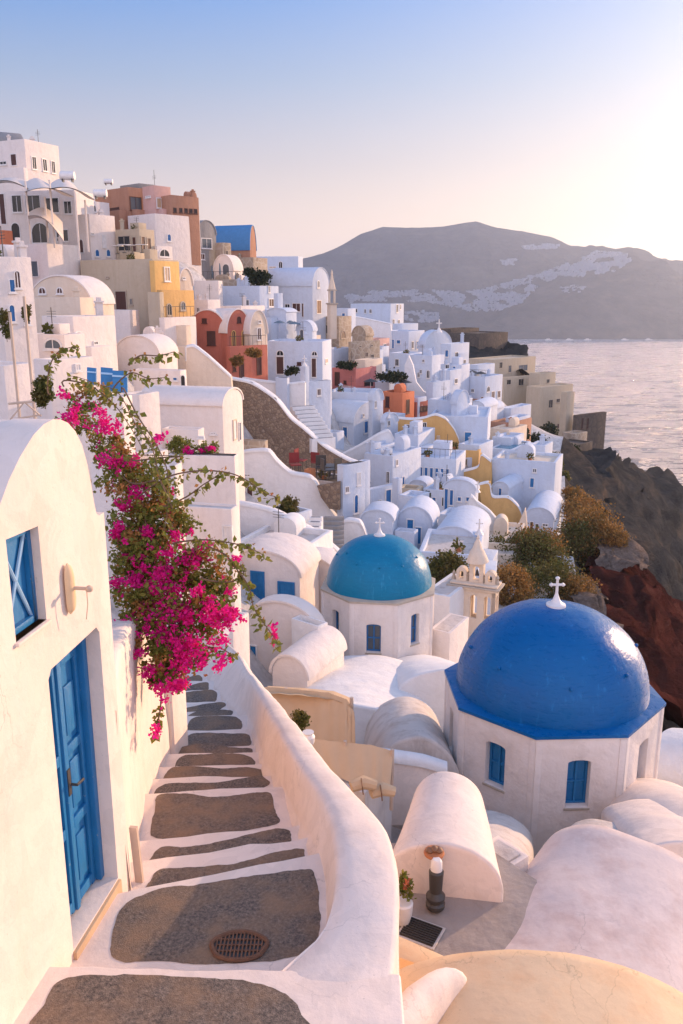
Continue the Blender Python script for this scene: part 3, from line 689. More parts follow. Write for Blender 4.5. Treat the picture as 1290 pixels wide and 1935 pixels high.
def leafq(m, c, r, n, rs):
    for _ in range(n):
        d = Vector((rs.gauss(0, 1), rs.gauss(0, 1), rs.gauss(0, 1))).normalized(); s_ = d.orthogonal().normalized()*.09; p = c + d*r*rs.random(); k = len(m.v)
        m.v += [p, p+d*.12+s_, p+d*.24, p+d*.12-s_]; m.f.append((k, k+1, k+2, k+3))
def H(label, xl, xc, xr, yt, yb, zc, th=30, col='white_plaster', roof='flat', rise=0, wins=(), name='house', cat='house', below=None, rc=None, group=None, par=.35, extra=(), solid=True, ry=None):
    if below is None: below = 1.6 + .035*zc
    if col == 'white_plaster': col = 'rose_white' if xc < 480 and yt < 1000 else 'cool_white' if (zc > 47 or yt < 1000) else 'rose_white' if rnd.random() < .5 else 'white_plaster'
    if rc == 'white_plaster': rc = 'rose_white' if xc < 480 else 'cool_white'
    t_ = radians(th); u = Vector((-cos(t_), sin(t_), 0)); v = Vector((sin(t_), cos(t_), 0))
    P = pix(xc, yt, zc); zb = vert_z(P.x, P.y, yb)
    def ln(px, d):
        k = (px-W_/2)/F_; den = d.x - k*d.y*cp
        a = (k*zc - P.x)/den if abs(den) > 1e-6 else 8
        return a
    a = ln(xl, u); b = ln(xr, v)
    if not (.6 < a < 30): a = 8 if a < 0 or a > 30 else .6
    if not (.6 < b < 16): b = 8 if b < 0 or b > 16 else .6
    b = min(b, .085*zc+1.2); a = min(a, .3*zc+2)
    base = zb - below; Zt = P.z; nl, nr = -v, -u
    o = thing(name, label, cat, (P + u*a/2 + v*b/2).to_tuple()[:2] + (base,), group)
    g = lambda s, t, z: Vector((P.x, P.y, 0)) + u*s + v*t + UP*z
    rc = rc or col
    if roof == 'flat':
        pw = min(.28, a*.15, b*.15)
        m = MB(); ou = [g(0, 0, 0), g(a, 0, 0), g(a, b, 0), g(0, b, 0)]; inn = [g(pw, pw, 0), g(a-pw, pw, 0), g(a-pw, b-pw, 0), g(pw, b-pw, 0)]
        vs = [p+UP*base for p in ou] + [p+UP*Zt for p in ou] + [p+UP*Zt for p in inn] + [p+UP*(Zt-par) for p in inn]
        fs = [(3, 2, 1, 0)]
        for k in range(4):
            j = (k+1) % 4; fs += [(k, j, 4+j, 4+k), (4+k, 4+j, 8+j, 8+k), (8+k, 8+j, 12+j, 12+k)]
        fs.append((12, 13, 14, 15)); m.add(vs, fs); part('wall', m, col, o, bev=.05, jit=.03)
        m = MB().prism([p + UP*(Zt-par+.004) for p in inn], (0, 0, .05)); part('roof', m, rc if rc != col else 'weathered_plaster' if zc < 60 else col, o)
    else:
        rz = rise*zc/F_*1.03; N = 18
        wdt = a if roof == 'VL' else b
        arc = [(wdt/2 - wdt/2*cos(q), rz*sin(q)) for q in [pi*i/N for i in range(N+1)]]
        if roof == 'VL':
            prof = [g(0, 0, base)] + [g(s, 0, Zt+z) for s, z in arc] + [g(a, 0, base)]; push = v*b
            sh = lambda off, p0: [g(wdt/2+(s-wdt/2)*(1+2*off/wdt), p0, Zt+z*(1+off/rz)+.0) for s, z in arc]; dr = v; ll = b
        else:
            prof = [g(0, 0, base)] + [g(0, s, Zt+z) for s, z in arc] + [g(0, b, base)]; push = u*a
            sh = lambda off, p0: [g(p0, wdt/2+(s-wdt/2)*(1+2*off/wdt), Zt+z*(1+off/rz)) for s, z in arc]; dr = u; ll = a
        part('wall', MB().prism(prof, push), col, o, bev=.03)
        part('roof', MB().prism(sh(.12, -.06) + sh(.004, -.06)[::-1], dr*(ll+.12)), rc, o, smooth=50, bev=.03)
    if solid and 40 < zc < 135 and a > 2.2 and b > 1.6 and name == 'house':      # roof-top clutter and lean-to terraces, parts of the house
        ra = random.Random(int(xc*13+yt*7)); tz = Zt-par if roof == 'flat' else Zt
        if roof == 'flat':
            if ra.random() < .45:
                m = MB(); q = g(a*ra.uniform(.3, .7), b*ra.uniform(.5, .75), tz); w1, w2, h1 = min(1.7, a*.35), min(1.6, b*.5), ra.uniform(.9, 1.5)
                if ra.random() < .5: m.box(q, w1, w2, h1, -t_)
                else: pr_ = [q + u*(w1/2*cos(k)) + UP*(h1*.55+h1*.5*sin(k)) for k in [pi*i/10 for i in range(11)]]; m.prism([q+u*w1/2+UP*0] + pr_ + [q-u*w1/2], v*w2*.8)
                part('roof_room', m, col, o, bev=.03)
            for _ in range(ra.choice((0, 1, 1, 2))):
                q = g(a*ra.uniform(.08, .92), b*ra.choice((.12, .88)), Zt-.1); h1 = ra.uniform(.35, 1.0); m = MB(); m.box(q, .34, .34, h1, t_); m.box(q+UP*h1, .46, .46, .1, t_); m.box(q+UP*(h1+.1), .2, .2, .16, t_); part('chimney', m, col, o)
            if ra.random() < .35:
                q = g(a*ra.uniform(.2, .8), b*.3, tz); m = MB(); m.lathe(q, [(.16, 0), (.2, .25), (.17, .3)], 8); part('flower_pot', m, 'terracotta', o)
                m = MB(); leafq(m, q+UP*.5, .32, 60, ra); part('pot_plant', m, 'shrub_green', o, smooth=0)
            if ra.random() < .3:
                q = g(a*ra.uniform(.2, .8), b*.6, tz); m = MB(); m.tube([q, q+UP*ra.uniform(1.4, 2.4)], .03, 4); k = q+UP*1.3
                for zz_ in (0, .15, .3): m.tube([k+UP*zz_-u*.35, k+UP*zz_+u*.35], .015, 4)
                part('aerial', m, 'metal_dark', o, smooth=0)
        if ra.random() < .5:
            w1 = a*ra.uniform(.35, .7); s0_ = ra.uniform(0, a-w1); h1 = ra.uniform(.5, 1.1); dp = ra.uniform(.8, 1.6); m = MB(); q = [g(s0_, 0, base), g(s0_+w1, 0, base), g(s0_+w1, -dp, base), g(s0_, -dp, base)]
            m.prism(q, (0, 0, zb+h1-base)); part('lean_to', m, col, o, bev=.08, jit=.05)
            m = MB(); m.box(g(s0_+w1*.5, -dp*.5, zb+h1), w1*.8, dp*.7, .02, -t_); part('lean_to_roof', m, 'weathered_plaster', o, smooth=0)
        if ra.random() < .4 and b > 2:
            w1 = b*.5; h1 = ra.uniform(.4, 1.0); m = MB(); q = [g(0, .3, base), g(0, .3+w1, base), g(-1.0, .3+w1, base), g(-1.0, .3, base)]; m.prism(q, (0, 0, zb+h1-base)); part('lean_to', m, col, o, bev=.08, jit=.05)
    for wv in wins:
        f, px, py, w_, h_, code = wv[:6]; fr = wv[6] if len(wv) > 6 else ('dark_wood' if col in ('brick', 'red', 'orange', 'pink', 'dark_stone') else 'stone_trim' if col in ('beige', 'ochre', 'ashlar') else 'white_paint')
        opening(o, P, u if f == 'L' else v, nl if f == 'L' else nr, px, py, w_, h_, code, fr)
    if solid: BASES.append((P.x+u.x*a/2+v.x*b/2, P.y+u.y*a/2+v.y*b/2, zb-.4)); BASES.append((P.x, P.y, zb-.4))
    for ex in extra:
        if ex[0] == 'chimney':                 # ('chimney', s, t, height)
            q = g(a*ex[1], b*ex[2], Zt-.1 if roof == 'flat' else Zt+.2); hh = ex[3]; m = MB(); m.box(q, .42, .42, hh, t_); m.box(q+UP*hh, .56, .56, .12, t_); m.box(q+UP*(hh+.12), .3, .3, .22, t_); part('chimney', m, col, o, bev=.02)
        if ex[0] == 'rail':                    # iron railing over the right / left face
            m = MB(); q0, q1 = (g(.1, .1, Zt), g(.1, b-.1, Zt)) if ex[1] == 'R' else (g(.1, .1, Zt), g(a-.1, .1, Zt)); n = max(2, int((q1-q0).length/.5))
            m.tube([q0+UP*.9, q1+UP*.9], .03, 4)
            for i in range(n+1): q = q0.lerp(q1, i/n); m.tube([q, q+UP*.9], .018, 4)
            part('railing', m, 'metal_dark', o)
        if ex[0] == 'stair':
            m = MB(); n = int(ex[1])
            for i in range(n): m.prism([g(-.0-i*.3, .2, zb), g(-.3-i*.3, .2, zb), g(-.3-i*.3, 1.3, zb), g(-i*.3, 1.3, zb)], (0, 0, max(.2, (n-i)*.2)))
            part('stair', m, col, o)
    return o, g, a, b, zb, Zt
def PW(label, pts, ax, zc, th=0, thick=.35, mat='white_plaster', name='terrace_wall', cat='wall', cap='white_plaster', capn=0, group=None, wins=()):
    """a free-form wall: outline measured in the photograph, standing in a vertical plane at its own distance"""
    t_ = radians(th); e = Vector((cos(t_), -sin(t_), 0)); n = Vector((-sin(t_), -cos(t_), 0)); A = pix(ax, 700, zc); A.z = 0
    def hp(x, y): d = pix(x, y, 1); return d*(n.dot(A)/n.dot(d))
    P = [hp(*p) for p in pts]; c = sum(P, Vector())/len(P); zmin = min(p.z for p in P)
    o = thing(name, label, cat, (c.x, c.y, zmin), group)
    part('wall', MB().prism(P, -n*thick), mat, o, bev=.03)
    if capn:
        Q = P[:capn]; m = MB(); r = thick/2+.05
        Qs = []
        for i in range(len(Q)-1):
            for j in range(5): Qs.append(Q[i].lerp(Q[i+1], j/5))
        Qs.append(Q[-1])
        for _ in range(2): Qs = [Qs[0]] + [(Qs[i-1]+Qs[i]*2+Qs[i+1])/4 for i in range(1, len(Qs)-1)] + [Qs[-1]]
        rows = [[q + n*(.05) - n*(thick+.1)*k/4 + UP*(.10*math.sin(pi*k/4)+.02) for k in range(5)] for q in Qs]
        rows = [[r_[0]-UP*.14] + r_ + [r_[-1]-UP*.14] for r_ in rows]
        part('coping', m.grid(rows), cap, o, smooth=70)
    for (px, py, w_, h_, code) in wins: opening(o, A, e, n, px, py, w_, h_, code)
    BASES.append((c.x, c.y, zmin-.3))
    return o
def V(*a, **k): return near_vault(*a, **k)
wp_ = 'white_plaster'
# ---- top left, on the crest of the hill
H('tall pinkish white house at the top left corner with three tall windows in a row', -12, 45, 110, 262, 345, 93.6, 25, 'white_plaster', wins=[('R', 64, 308, 9, 25, 'Wg'), ('R', 84, 312, 9, 24, 'Wg'), ('R', 100, 316, 8, 24, 'Wg'), ('L', 26, 302, 12, 24, 'Dr'), ('L', 6, 308, 14, 8, 'Wg')], extra=[('chimney', .3, .5, .5)])
H('grey vaulted roof rising behind the top left house', -60, 2, 45, 272, 300, 104.0, 60, 'grey_plaster', 'VL', 27)
H('low balcony parapet in front of the top left house', -20, 44, 47, 316, 346, 91.0, 25, cat='balcony', name='balcony', extra=[])
H('restaurant building behind the sail awnings with dark arched openings', -60, 140, 176, 358, 480, 87.1, 12, wins=[('L', 32, 385, 20, 34, 'Wg'), ('L', 62, 385, 30, 34, 'Wg'), ('L', 98, 388, 28, 30, 'Wg'), ('L', 128, 392, 16, 26, 'Wg'), ('L', 76, 440, 34, 40, 'Ag'), ('L', 30, 440, 18, 40, 'Eg'), ('L', 118, 445, 24, 24, 'Wg'), ('L', 5, 395, 12, 60, 'Dr')], rc='cream')
H('white terrace block with a grey doorway below the sail awnings', 25, 88, 150, 460, 528, 78.0, 28, wins=[('L', 66, 508, 14, 32, 'DG')])
H('terracotta orange wall block at the left edge', -30, -2, 23, 434, 482, 74.1, 30, 'orange', wins=[('R', 2, 476, 6, 12, 'Er')])
H('white house with two blue shutters and an air conditioner niche', 145, 167, 216, 404, 490, 83.2, 38, wins=[('L', 154, 465, 9, 28, 'Er'), ('R', 196, 456, 8, 24, 'Ww'), ('R', 183, 478, 9, 15, 'Ab'), ('R', 204, 478, 9, 15, 'Ab'), ('R', 174, 442, 3, 4, 'Wg')], extra=[('chimney', .5, .7, .4)])
H('small flat white house with a dark window behind the shuttered house', 160, 176, 206, 380, 405, 93.6, 35, wins=[('R', 177, 394, 8, 14, 'Ag')])
# brick mansion
H('long brown brick mansion wing with a dark glazed loggia on the crest', 178, 241, 291, 353, 412, 96, 42, 'brick', wins=[('R', 256, 385, 22, 26, 'WG'), ('L', 210, 395, 30, 4, 'Wr')], rc='brick')
H('rose plastered middle bay of the brick mansion with a three light window', 268, 291, 322, 350, 404, 95, 42, 'rose', wins=[('R', 304, 384, 18, 20, 'Wp'), ('L', 280, 372, 10, 4, 'Wg')], rc='brick')
H('low brown brick wing at the right end of the mansion with five small square windows', 300, 322, 375, 368, 414, 94.5, 46, 'brick', wins=[('R', x, 397+i*.6, 6, 9, 'Wg') for i, x in enumerate((330, 341, 351, 360, 369))], rc='brown')
H('flat grey roof slab on top of the brick mansion', 226, 262, 291, 346, 350, 97, 42, 'grey_plaster', cat='roof', name='roof_slab', below=.3, solid=False)
H('tall white wall under the brick mansion with a small arched blue window', 241, 292, 377, 403, 462, 93, 40, wins=[('R', 319, 449, 8, 15, 'Ab'), ('L', 262, 425, 5, 4, 'Wg')])
H('timber pergola pavilion with brown flat roof over restaurant tables', 217, 262, 291, 432, 482, 84, 30, 'beige', wins=[('L', 235, 460, 24, 30, 'Wg'), ('R', 270, 462, 8, 32, 'Dr'), ('R', 281, 464, 8, 30, 'Dr'), ('L', 254, 462, 8, 30, 'Dr')], rc='brown_wood')
H('white low wall with an arched gap beside the pergola pavilion', 286, 296, 325, 464, 490, 86, 35, wins=[('R', 310, 478, 20, 16, 'Ag')])
# yellow mansion
H('big yellow ochre house with a white framed tall window and a brown door', 150, 287, 337, 489, 640, 78, 24, 'beige', wins=[('L', 229, 570, 22, 42, 'Dr'), ('L', 209, 562, 7, 14, 'Wg'), ('L', 248, 570, 5, 12, 'WG'), ('L', 203, 524, 5, 3, 'Wg')], rc='ochre')
H('bright yellow sunlit front bay of the ochre house with a tall white framed window', 282, 291, 338, 492, 552, 76, 30, 'yellow', wins=[('R', 315, 518, 11, 28, 'Wp')], rc='ochre')
H('lower yellow stone bay with two arched windows and a balcony rail', 296, 305, 366, 548, 606, 74.5, 30, 'ochre', wins=[('R', 319, 585, 10, 24, 'Ag'), ('R', 345, 578, 10, 18, 'AG')], rc='ochre', extra=[])
H('white balcony slab below the arched windows of the yellow stone bay', 300, 310, 370, 600, 622, 73, 30, 'white_plaster', extra=[('rail', 'R')], name='balcony', cat='balcony')
H('tall beige buttress at the corner of the ochre house', 278, 301, 306, 552, 640, 73.8, 24, 'beige', cat='buttress', name='buttress')
H('peach vaulted gable behind the yellow house with a small square window', 325, 339, 364, 540, 560, 82, 35, 'cream', 'VR', 30, wins=[('R', 347, 526, 6, 5, 'Wg')], rc='white_plaster')
H('white tall house front at the left edge with pointed arch windows and blue shutters', -70, -8, 58, 484, 640, 42, 42, wins=[('R', 32, 528, 8, 34, 'Ar'), ('R', 22, 540, 6, 26, 'Wb'), ('R', 22, 592, 12, 34, 'Ab'), ('R', 50, 600, 10, 28, 'Ag')], extra=[])
H('pink vaulted house with two small arched windows under the ochre house', 57, 172, 215, 575, 625, 62, 22, 'cream', 'VL', 50, wins=[('L', 80, 549, 15, 15, 'Ar'), ('L', 113, 549, 13, 14, 'Ar')], rc='white_plaster')
H('low whitewashed parapet block with a thin black flue before the pink vaulted house', 58, 150, 176, 562, 606, 58.5, 20, 'cream', extra=[('chimney', .2, .5, .5)])
H('white cube house with an arched niche and a sunlit right wall', 78, 137, 217, 598, 682, 52, 28, wins=[('R', 148, 642, 18, 34, 'Aw'), ('R', 180, 648, 9, 8, 'Wg')], extra=[('chimney', .3, .85, .9)])
H('shaded white steps block beside the brown door of the ochre house', 190, 244, 262, 586, 650, 75, 24, extra=[('chimney', .9, .1, .3)])
H('white barrel roofed house in blue shade below the ochre house', 218, 300, 335, 672, 720, 64, 20, 'white_plaster', 'VL', 34, wins=[('L', 262, 706, 8, 10, 'Wb')])
H('whitewashed kitchen block with a niche left of the cube house', 48, 120, 160, 632, 690, 48, 25, wins=[('L', 100, 650, 34, 22, 'AG')])
H('bright sunlit white box house beside the blue terrace boards', 62, 96, 176, 680, 770, 40, 30, wins=[('R', 146, 694, 3, 14, 'Ww')])
H('white house front in the gap above the cottage roof, at the left edge', -60, 6, 62, 690, 800, 29, 36, wins=[], extra=[])
H('low white terrace room with two small dark openings near the blue boards', 250, 340, 352, 700, 760, 58, 15, wins=[('L', 331, 716, 7, 7, 'Wb'), ('L', 346, 720, 10, 24, 'Eg')])
H('pale cream wall house with a dark square shutter window', 300, 350, 376, 655, 745, 72, 40, 'cream', wins=[('R', 357, 668, 14, 25, 'Wr')])
H('cream flat block left of the red vaulted house', 299, 351, 360, 615, 665, 74, 25, 'cream')
PW('sloping cream garden wall dropping from the dark shutter window to the rubble wall', [(352, 655), (366, 652), (392, 672), (412, 690), (436, 712), (440, 760), (352, 760)], 380, 69, 5, .5, 'cream', capn=5)
# red vaulted houses
H('dark red barrel vaulted house with an arched end wall and one square window', 357, 427, 436, 630, 700, 80, 12, 'red', 'VL', 41, wins=[('L', 399, 639, 16, 27, 'Wr'), ('L', 386, 606, 9, 9, 'Wr', 'dark_wood')], rc='white_plaster')
H('red gabled middle house with two narrow arched windows', 392, 429, 472, 630, 720, 79.5, 42, 'red', 'VR', 42, wins=[('R', 441, 641, 8, 34, 'Ar', 'ochre'), ('R', 460, 641, 8, 34, 'Ar', 'ochre'), ('R', 451, 604, 7, 12, 'Ar')], rc='white_plaster')
H('cream white vaulted house joined to the right of the red houses', 440, 472, 505, 632, 720, 80.5, 42, 'cream', 'VR', 42, wins=[('R', 489, 631, 8, 24, 'Wr'), ('R', 490, 608, 4, 6, 'Wr')], rc='white_plaster')
H('red lower storey with dark doors under the gabled red house', 428, 434, 505, 655, 716, 78, 44, 'red', wins=[('R', 456, 700, 9, 30, 'Dr'), ('R', 489, 690, 9, 38, 'Dr'), ('R', 442, 690, 6, 24, 'Wr')], extra=[('rail', 'R')])
H('white house with two tall brown doors under fan lights', 503, 609, 626, 645, 730, 86, 10, wins=[('L', 529, 690, 16, 36, 'Dr'), ('L', 529, 667, 15, 12, 'Ag'), ('L', 593, 695, 11, 38, 'Dr'), ('L', 594, 668, 12, 10, 'Ag'), ('L', 565, 687, 8, 6, 'Wr', 'dark_wood'), ('R', 616, 682, 5, 10, 'Wp')], extra=[])
H('white terrace tower with a small brown window beneath the two brown doors', 573, 577, 625, 722, 800, 80, 48, wins=[('R', 602, 741, 8, 14, 'Wr')])
H('slender white chimney pillar topped with a rounded pot', 572, 576, 581, 692, 725, 79.5, 40, cat='chimney', name='chimney', solid=False, extra=[('chimney', .5, .5, .5)])
PW('curved white terrace wall running below the two brown doors', [(430, 708), (470, 717), (520, 723), (544, 726), (572, 722), (576, 724), (576, 800), (560, 800), (540, 770), (505, 742), (440, 722)], 500, 79, 12, .4, capn=6)
H('square white gate pier at the bend of the terrace wall', 520, 542, 546, 714, 770, 78, 20, cat='pier', name='pier')
PW('long dark rubble stone retaining wall curving down the slope', [(430, 714), (475, 722), (520, 752), (548, 790), (572, 808), (610, 842), (655, 868), (678, 876), (680, 915), (640, 912), (600, 915), (540, 880), (505, 846), (458, 838), (452, 760)], 560, 70, 18, .7, 'rubble', capn=8)
# stairs beside the rubble wall
def steps(label, px, py, zc, n, w_, dirx, diry, dz=.2, tread=.34, mat='white_plaster', side=None):
    P = pix(px, py, zc); d = Vector((dirx, diry, 0)).normalized(); s = Vector((-d.y, d.x, 0)); m = MB()
    o = thing('stairs', label, 'stairs', P - UP*n*dz)
    for i in range(n):
        q = P + d*(i*tread) - UP*(i*dz); mm = MB(); mm.prism([q, q+d*(tread+.01), q+d*(tread+.01)+s*w_, q+s*w_], (0, 0, -1.2)); part('step', mm, mat, o, bev=.015)
        if mat != 'grey_plaster':
            mm = MB(); mm.prism([q+d*.07+s*.12+UP*.004, q+d*(tread-.05)+s*.12+UP*.004, q+d*(tread-.05)+s*(w_-.12)+UP*.004, q+d*.07+s*(w_-.12)+UP*.004], (0, 0, .004))
            part('tread', mm, 'grey_plaster', o, smooth=0)
    return o
steps('curved white stairs descending right beside the rubble wall', 548, 768, 74, 9, 2.2, .5, -1, .28, .5)
# left middle
H('long white flat house with a rounded gable end and white door frames', 262, 420, 458, 768, 870, 48, 14, 'white_plaster', 'VR', 26, wins=[('R', 443, 812, 7, 40, 'Dw', 'cream'), ('R', 452, 815, 4, 36, 'DG'), ('L', 403, 819, 4, 4, 'Wg')])
H('small white annex box before the long white house', 306, 374, 386, 812, 860, 44, 15, wins=[('L', 380, 826, 3, 4, 'Wg')])
H('sunlit white terrace block holding a bougainvillea bed', 318, 443, 449, 862, 960, 36, 6, extra=[])
H('white chimney cube left of the terrace flower bed', 250, 280, 318, 858, 940, 33, 30)
H('low brick topped parapet of the terrace near the rubble wall', 448, 500, 506, 834, 862, 60, 12, 'ashlar', cat='wall', name='terrace_wall', extra=[])
PW('large plain white wall with a small arched brown door', [(442, 858), (470, 852), (506, 850), (522, 872), (548, 895), (582, 899), (597, 912), (604, 935), (640, 985), (640, 1010), (560, 1010), (442, 960)], 520, 57, 12, .6, capn=8, wins=[(472, 931, 13, 28, 'Er'), (467, 898, 12, 5, 'Wr')])
H('white sunlit house wall with narrow windows at the end of the rubble wall', 642, 648, 690, 880, 990, 57, 46, wins=[('R', 655, 925, 4, 12, 'Wr'), ('R', 672, 952, 8, 36, 'Ab'), ('R', 677, 905, 6, 24, 'Ww')])
H('narrow white wall tower beside the sunlit house wall', 684, 689, 700, 872, 965, 60, 40)
PW('square of rubble masonry set in the white wall below the chairs', [(598, 918), (642, 910), (642, 964), (622, 962), (606, 940)], 620, 55.4, 12, .3, 'rubble', capn=0)
steps('grey stone stairs climbing past the rubble masonry square', 612, 975, 53, 9, 1.25, .0, -1, .2, .34, 'grey_plaster')
PW('sweeping white wall descending from the planter terrace to the teal dome', [(446, 950), (480, 956), (520, 966), (556, 985), (592, 1003), (625, 1030), (650, 1052), (650, 1100), (446, 1100)], 550, 46, 6, .5, capn=7, wins=[(528, 993, 9, 3, 'Wn')])
H('little white planter terrace with green shrubs beside the arched brown door', 515, 548, 590, 975, 1010, 50, 38)
steps('bright white stairs between the planter terrace and the grey stairs', 585, 975, 51, 9, .8, -.1, -1, .2, .36)
# behind and left of the teal dome
H('white vaulted house with a blue shuttered window and blue double doors', 420, 566, 602, 1092, 1150, 38, 16, 'white_plaster', 'VL', 44, wins=[('L', 487, 1106, 26, 54, 'WB', 'blue_wood'), ('L', 541, 1122, 32, 46, 'DB', 'blue_wood')])
H('white vault with a tiny blue window just left of the teal dome', 540, 632, 650, 1090, 1150, 41, 18, 'white_plaster', 'VL', 32, wins=[('L', 552, 1068, 8, 10, 'Wb')])
H('flat pinkish white roof terrace behind the blue shuttered window house', 430, 560, 640, 1046, 1090, 43, 22)
H('broad white vault below the blue shuttered window house', 462, 600, 612, 1205, 1300, 33.5, 20, 'white_plaster', 'VL', 58, wins=[('L', 479, 1235, 9, 34, 'DB')])
H('white box wall lit on its left face next to the teal domed church', 550, 600, 612, 1184, 1290, 32.3, 40)
H('small white barrel vault below the teal domed church', 514, 580, 650, 1285, 1340, 30, 26, 'white_plaster', 'VL', 38)
near_vault('big smooth white vault in blue shade between the two domes', pix(700, 1238, 34.5), pix(655, 1330, 26.5), 2.9, 1.75, 2.5, mat='white_plaster', expo=.9, edge=.1, jit=.06)
near_vault('white saddle vault right of the teal drum', pix(785, 1238, 36), pix(850, 1262, 29.5), 1.9, 1.2, 2.2, mat='white_plaster', expo=.8, edge=.1, jit=.05)
near_vault('stained weathered vault between the canvas screens and the blue domed church', pix(762, 1316, 26.5), pix(786, 1392, 22.0), 1.25, 1.9, 2.0, mat='weathered_plaster', expo=.8, edge=.1, jit=.05)
H('white wedge wall between the bell tower and the teal drum', 812, 850, 886, 1196, 1290, 37, 30, par=.06)
PW('pinkish white courtyard wall in front of the stained vault', [(690, 1425), (745, 1432), (800, 1440), (845, 1455), (845, 1560), (690, 1560)], 760, 18.6, 5, .3, 'near_plaster', capn=4)
near_vault('shaded grey plaster roof hump under the left drum wall of the blue domed church', pix(930, 1530, 20.0), pix(905, 1600, 16), 1.0, .8, 2, mat='weathered_plaster', edge=.08, jit=.05)
near_vault('grey plaster roof hump meeting the front corner of the blue domed church', pix(1175, 1560, 18.6), pix(1100, 1650, 15.2), 1.1, .5, 2, mat='weathered_plaster', edge=.08, jit=.05)
near_vault('cream roof vault at the right edge beside the blue domed church', pix(1225, 1470, 22), pix(1390, 1560, 17), 1.3, .9, 2.5, mat='near_plaster', edge=.08, jit=.05)
near_vault('white roof vault at the right edge behind the blue domed church', pix(1250, 1385, 27), pix(1420, 1400, 25), 1.6, 1.0, 3, mat='white_plaster', edge=.08, jit=.05)
near_vault('low cream roof patch at the right edge under the drum', pix(1230, 1512, 20), pix(1330, 1590, 15.5), 1.1, .5, 2, mat='near_plaster', edge=.08, jit=.05)
H('low pink wall joining the small vault and the huge vault', 925, 950, 992, 1648, 1720, 12.2, 50, 'near_plaster', par=.03)
# ---- upper middle
H('long white vaulted church with a tall lit gable on the ridge', 505, 590, 622, 541, 600, 115, 30, 'white_plaster', 'VR', 33, wins=[('R', 601, 537, 5, 15, 'Ag'), ('R', 602, 580, 9, 26, 'Dn'), ('L', 560, 581, 16, 17, 'Wr'), ('L', 543, 580, 10, 12, 'Wg'), ('L', 572, 586, 4, 26, 'Dr')])
H('house with a blue vaulted roof on the skyline', 403, 472, 484, 473, 520, 118, 20, 'brick', 'VR', 44, rc='roof_blue')
H('brown stone terrace house below the blue roof', 415, 478, 505, 486, 520, 114, 25, 'ashlar')
H('grey vaulted stone house with a pinkish white gable', 337, 374, 408, 442, 500, 108, 38, 'grey_plaster', 'VR', 24, wins=[('L', 355, 449, 11, 7, 'Wg'), ('R', 390, 460, 20, 20, 'WG'), ('R', 382, 485, 9, 12, 'Wr')], rc='grey_plaster')
H('low white shed roofed house in shade with two dark doors', 300, 350, 378, 474, 502, 100, 30, 'white_plaster', 'VR', 18, wins=[('R', 353, 489, 7, 24, 'Dg'), ('R', 368, 494, 8, 10, 'Wg')])
H('white vaulted porch with an arched glass door', 404, 440, 458, 512, 535, 104, 20, 'white_plaster', 'VL', 28, wins=[('L', 427, 513, 14, 30, 'EG')])
H('stone terrace wall with railing before the white vaulted porch', 345, 455, 465, 528, 548, 100, 10, 'ashlar', extra=[('rail', 'L')])
H('skyline white flat house with one dark arched window', 480, 563, 572, 484, 512, 135, 12, wins=[('L', 530, 501, 8, 15, 'Ag'), ('L', 515, 505, 14, 4, 'Wp')])
H('stepped white house with a dark red shuttered window', 415, 490, 526, 540, 600, 95, 32, wins=[('R', 508, 547, 4, 13, 'Wg'), ('R', 512, 572, 10, 16, 'Wr'), ('L', 467, 572, 8, 12, 'Wg')])
H('low white annex on the right of the stepped white house', 520, 524, 534, 554, 600, 94, 40)
H('white flat wall between yellow gable and stepped house', 366, 412, 420, 530, 580, 92, 20)
H('rounded white parapet block above the blue umbrellas', 505, 540, 560, 590, 615, 92, 30, 'white_plaster', 'VL', 6)
H('tiny white vaulted chapel beside the blue umbrellas', 560, 590, 598, 626, 650, 92, 20, 'white_plaster', 'VL', 18, wins=[('L', 570, 632, 8, 20, 'EG')])
H('ruined stone house with three arched windows', 585, 640, 664, 598, 662, 118, 28, 'ashlar', wins=[('L', 616, 622, 7, 18, 'Ag'), ('L', 630, 624, 8, 22, 'Ag'), ('R', 648, 632, 9, 16, 'Ar')], rc='rubble')
H('beige stone house with small square openings', 660, 664, 718, 646, 692, 112, 46, 'ashlar', wins=[('R', 703, 676, 6, 14, 'Wg'), ('R', 692, 670, 6, 10, 'Wr'), ('R', 702, 653, 4, 4, 'Wg'), ('R', 680, 655, 4, 4, 'Wg')])
H('small domed stone shed beside the beige stone house', 665, 690, 705, 636, 650, 116, 30, 'ashlar', 'VL', 18)
H('white house with one small blue window above the ruined stone house', 630, 657, 672, 583, 618, 130, 28, wins=[('L', 649, 597, 7, 12, 'Wb')])
H('tall white hotel with a flat roof and rows of windows on the far ridge', 662, 738, 763, 574, 630, 165, 30, wins=[('L', 672, 587, 7, 8, 'Wg'), ('L', 690, 588, 4, 8, 'Wg'), ('L', 700, 588, 5, 8, 'Wg'), ('R', 750, 583, 4, 16, 'Wg'), ('R', 743, 611, 4, 16, 'Wg'), ('R', 753, 612, 4, 16, 'Wg'), ('R', 756, 580, 3, 10, 'Wg')], rc='brown')
PW('large sloping white wall below the tall white hotel', [(658, 596), (690, 602), (738, 612), (742, 660), (660, 660)], 700, 152, 10, .8, capn=3)
H('white house with a pale blue door and square balcony', 722, 772, 802, 626, 672, 148, 32, wins=[('L', 741, 650, 8, 18, 'Db'), ('L', 753, 646, 8, 8, 'Wb'), ('R', 790, 652, 9, 16, 'Db'), ('R', 779, 652, 4, 14, 'Wg')])
H('white vault with a blue panel and a cross on the ridge above the sea', 790, 802, 853, 655, 685, 146, 48, 'white_plaster', 'VR', 28, wins=[('R', 838, 652, 12, 8, 'Wb'), ('R', 844, 670, 7, 14, 'Wb')])
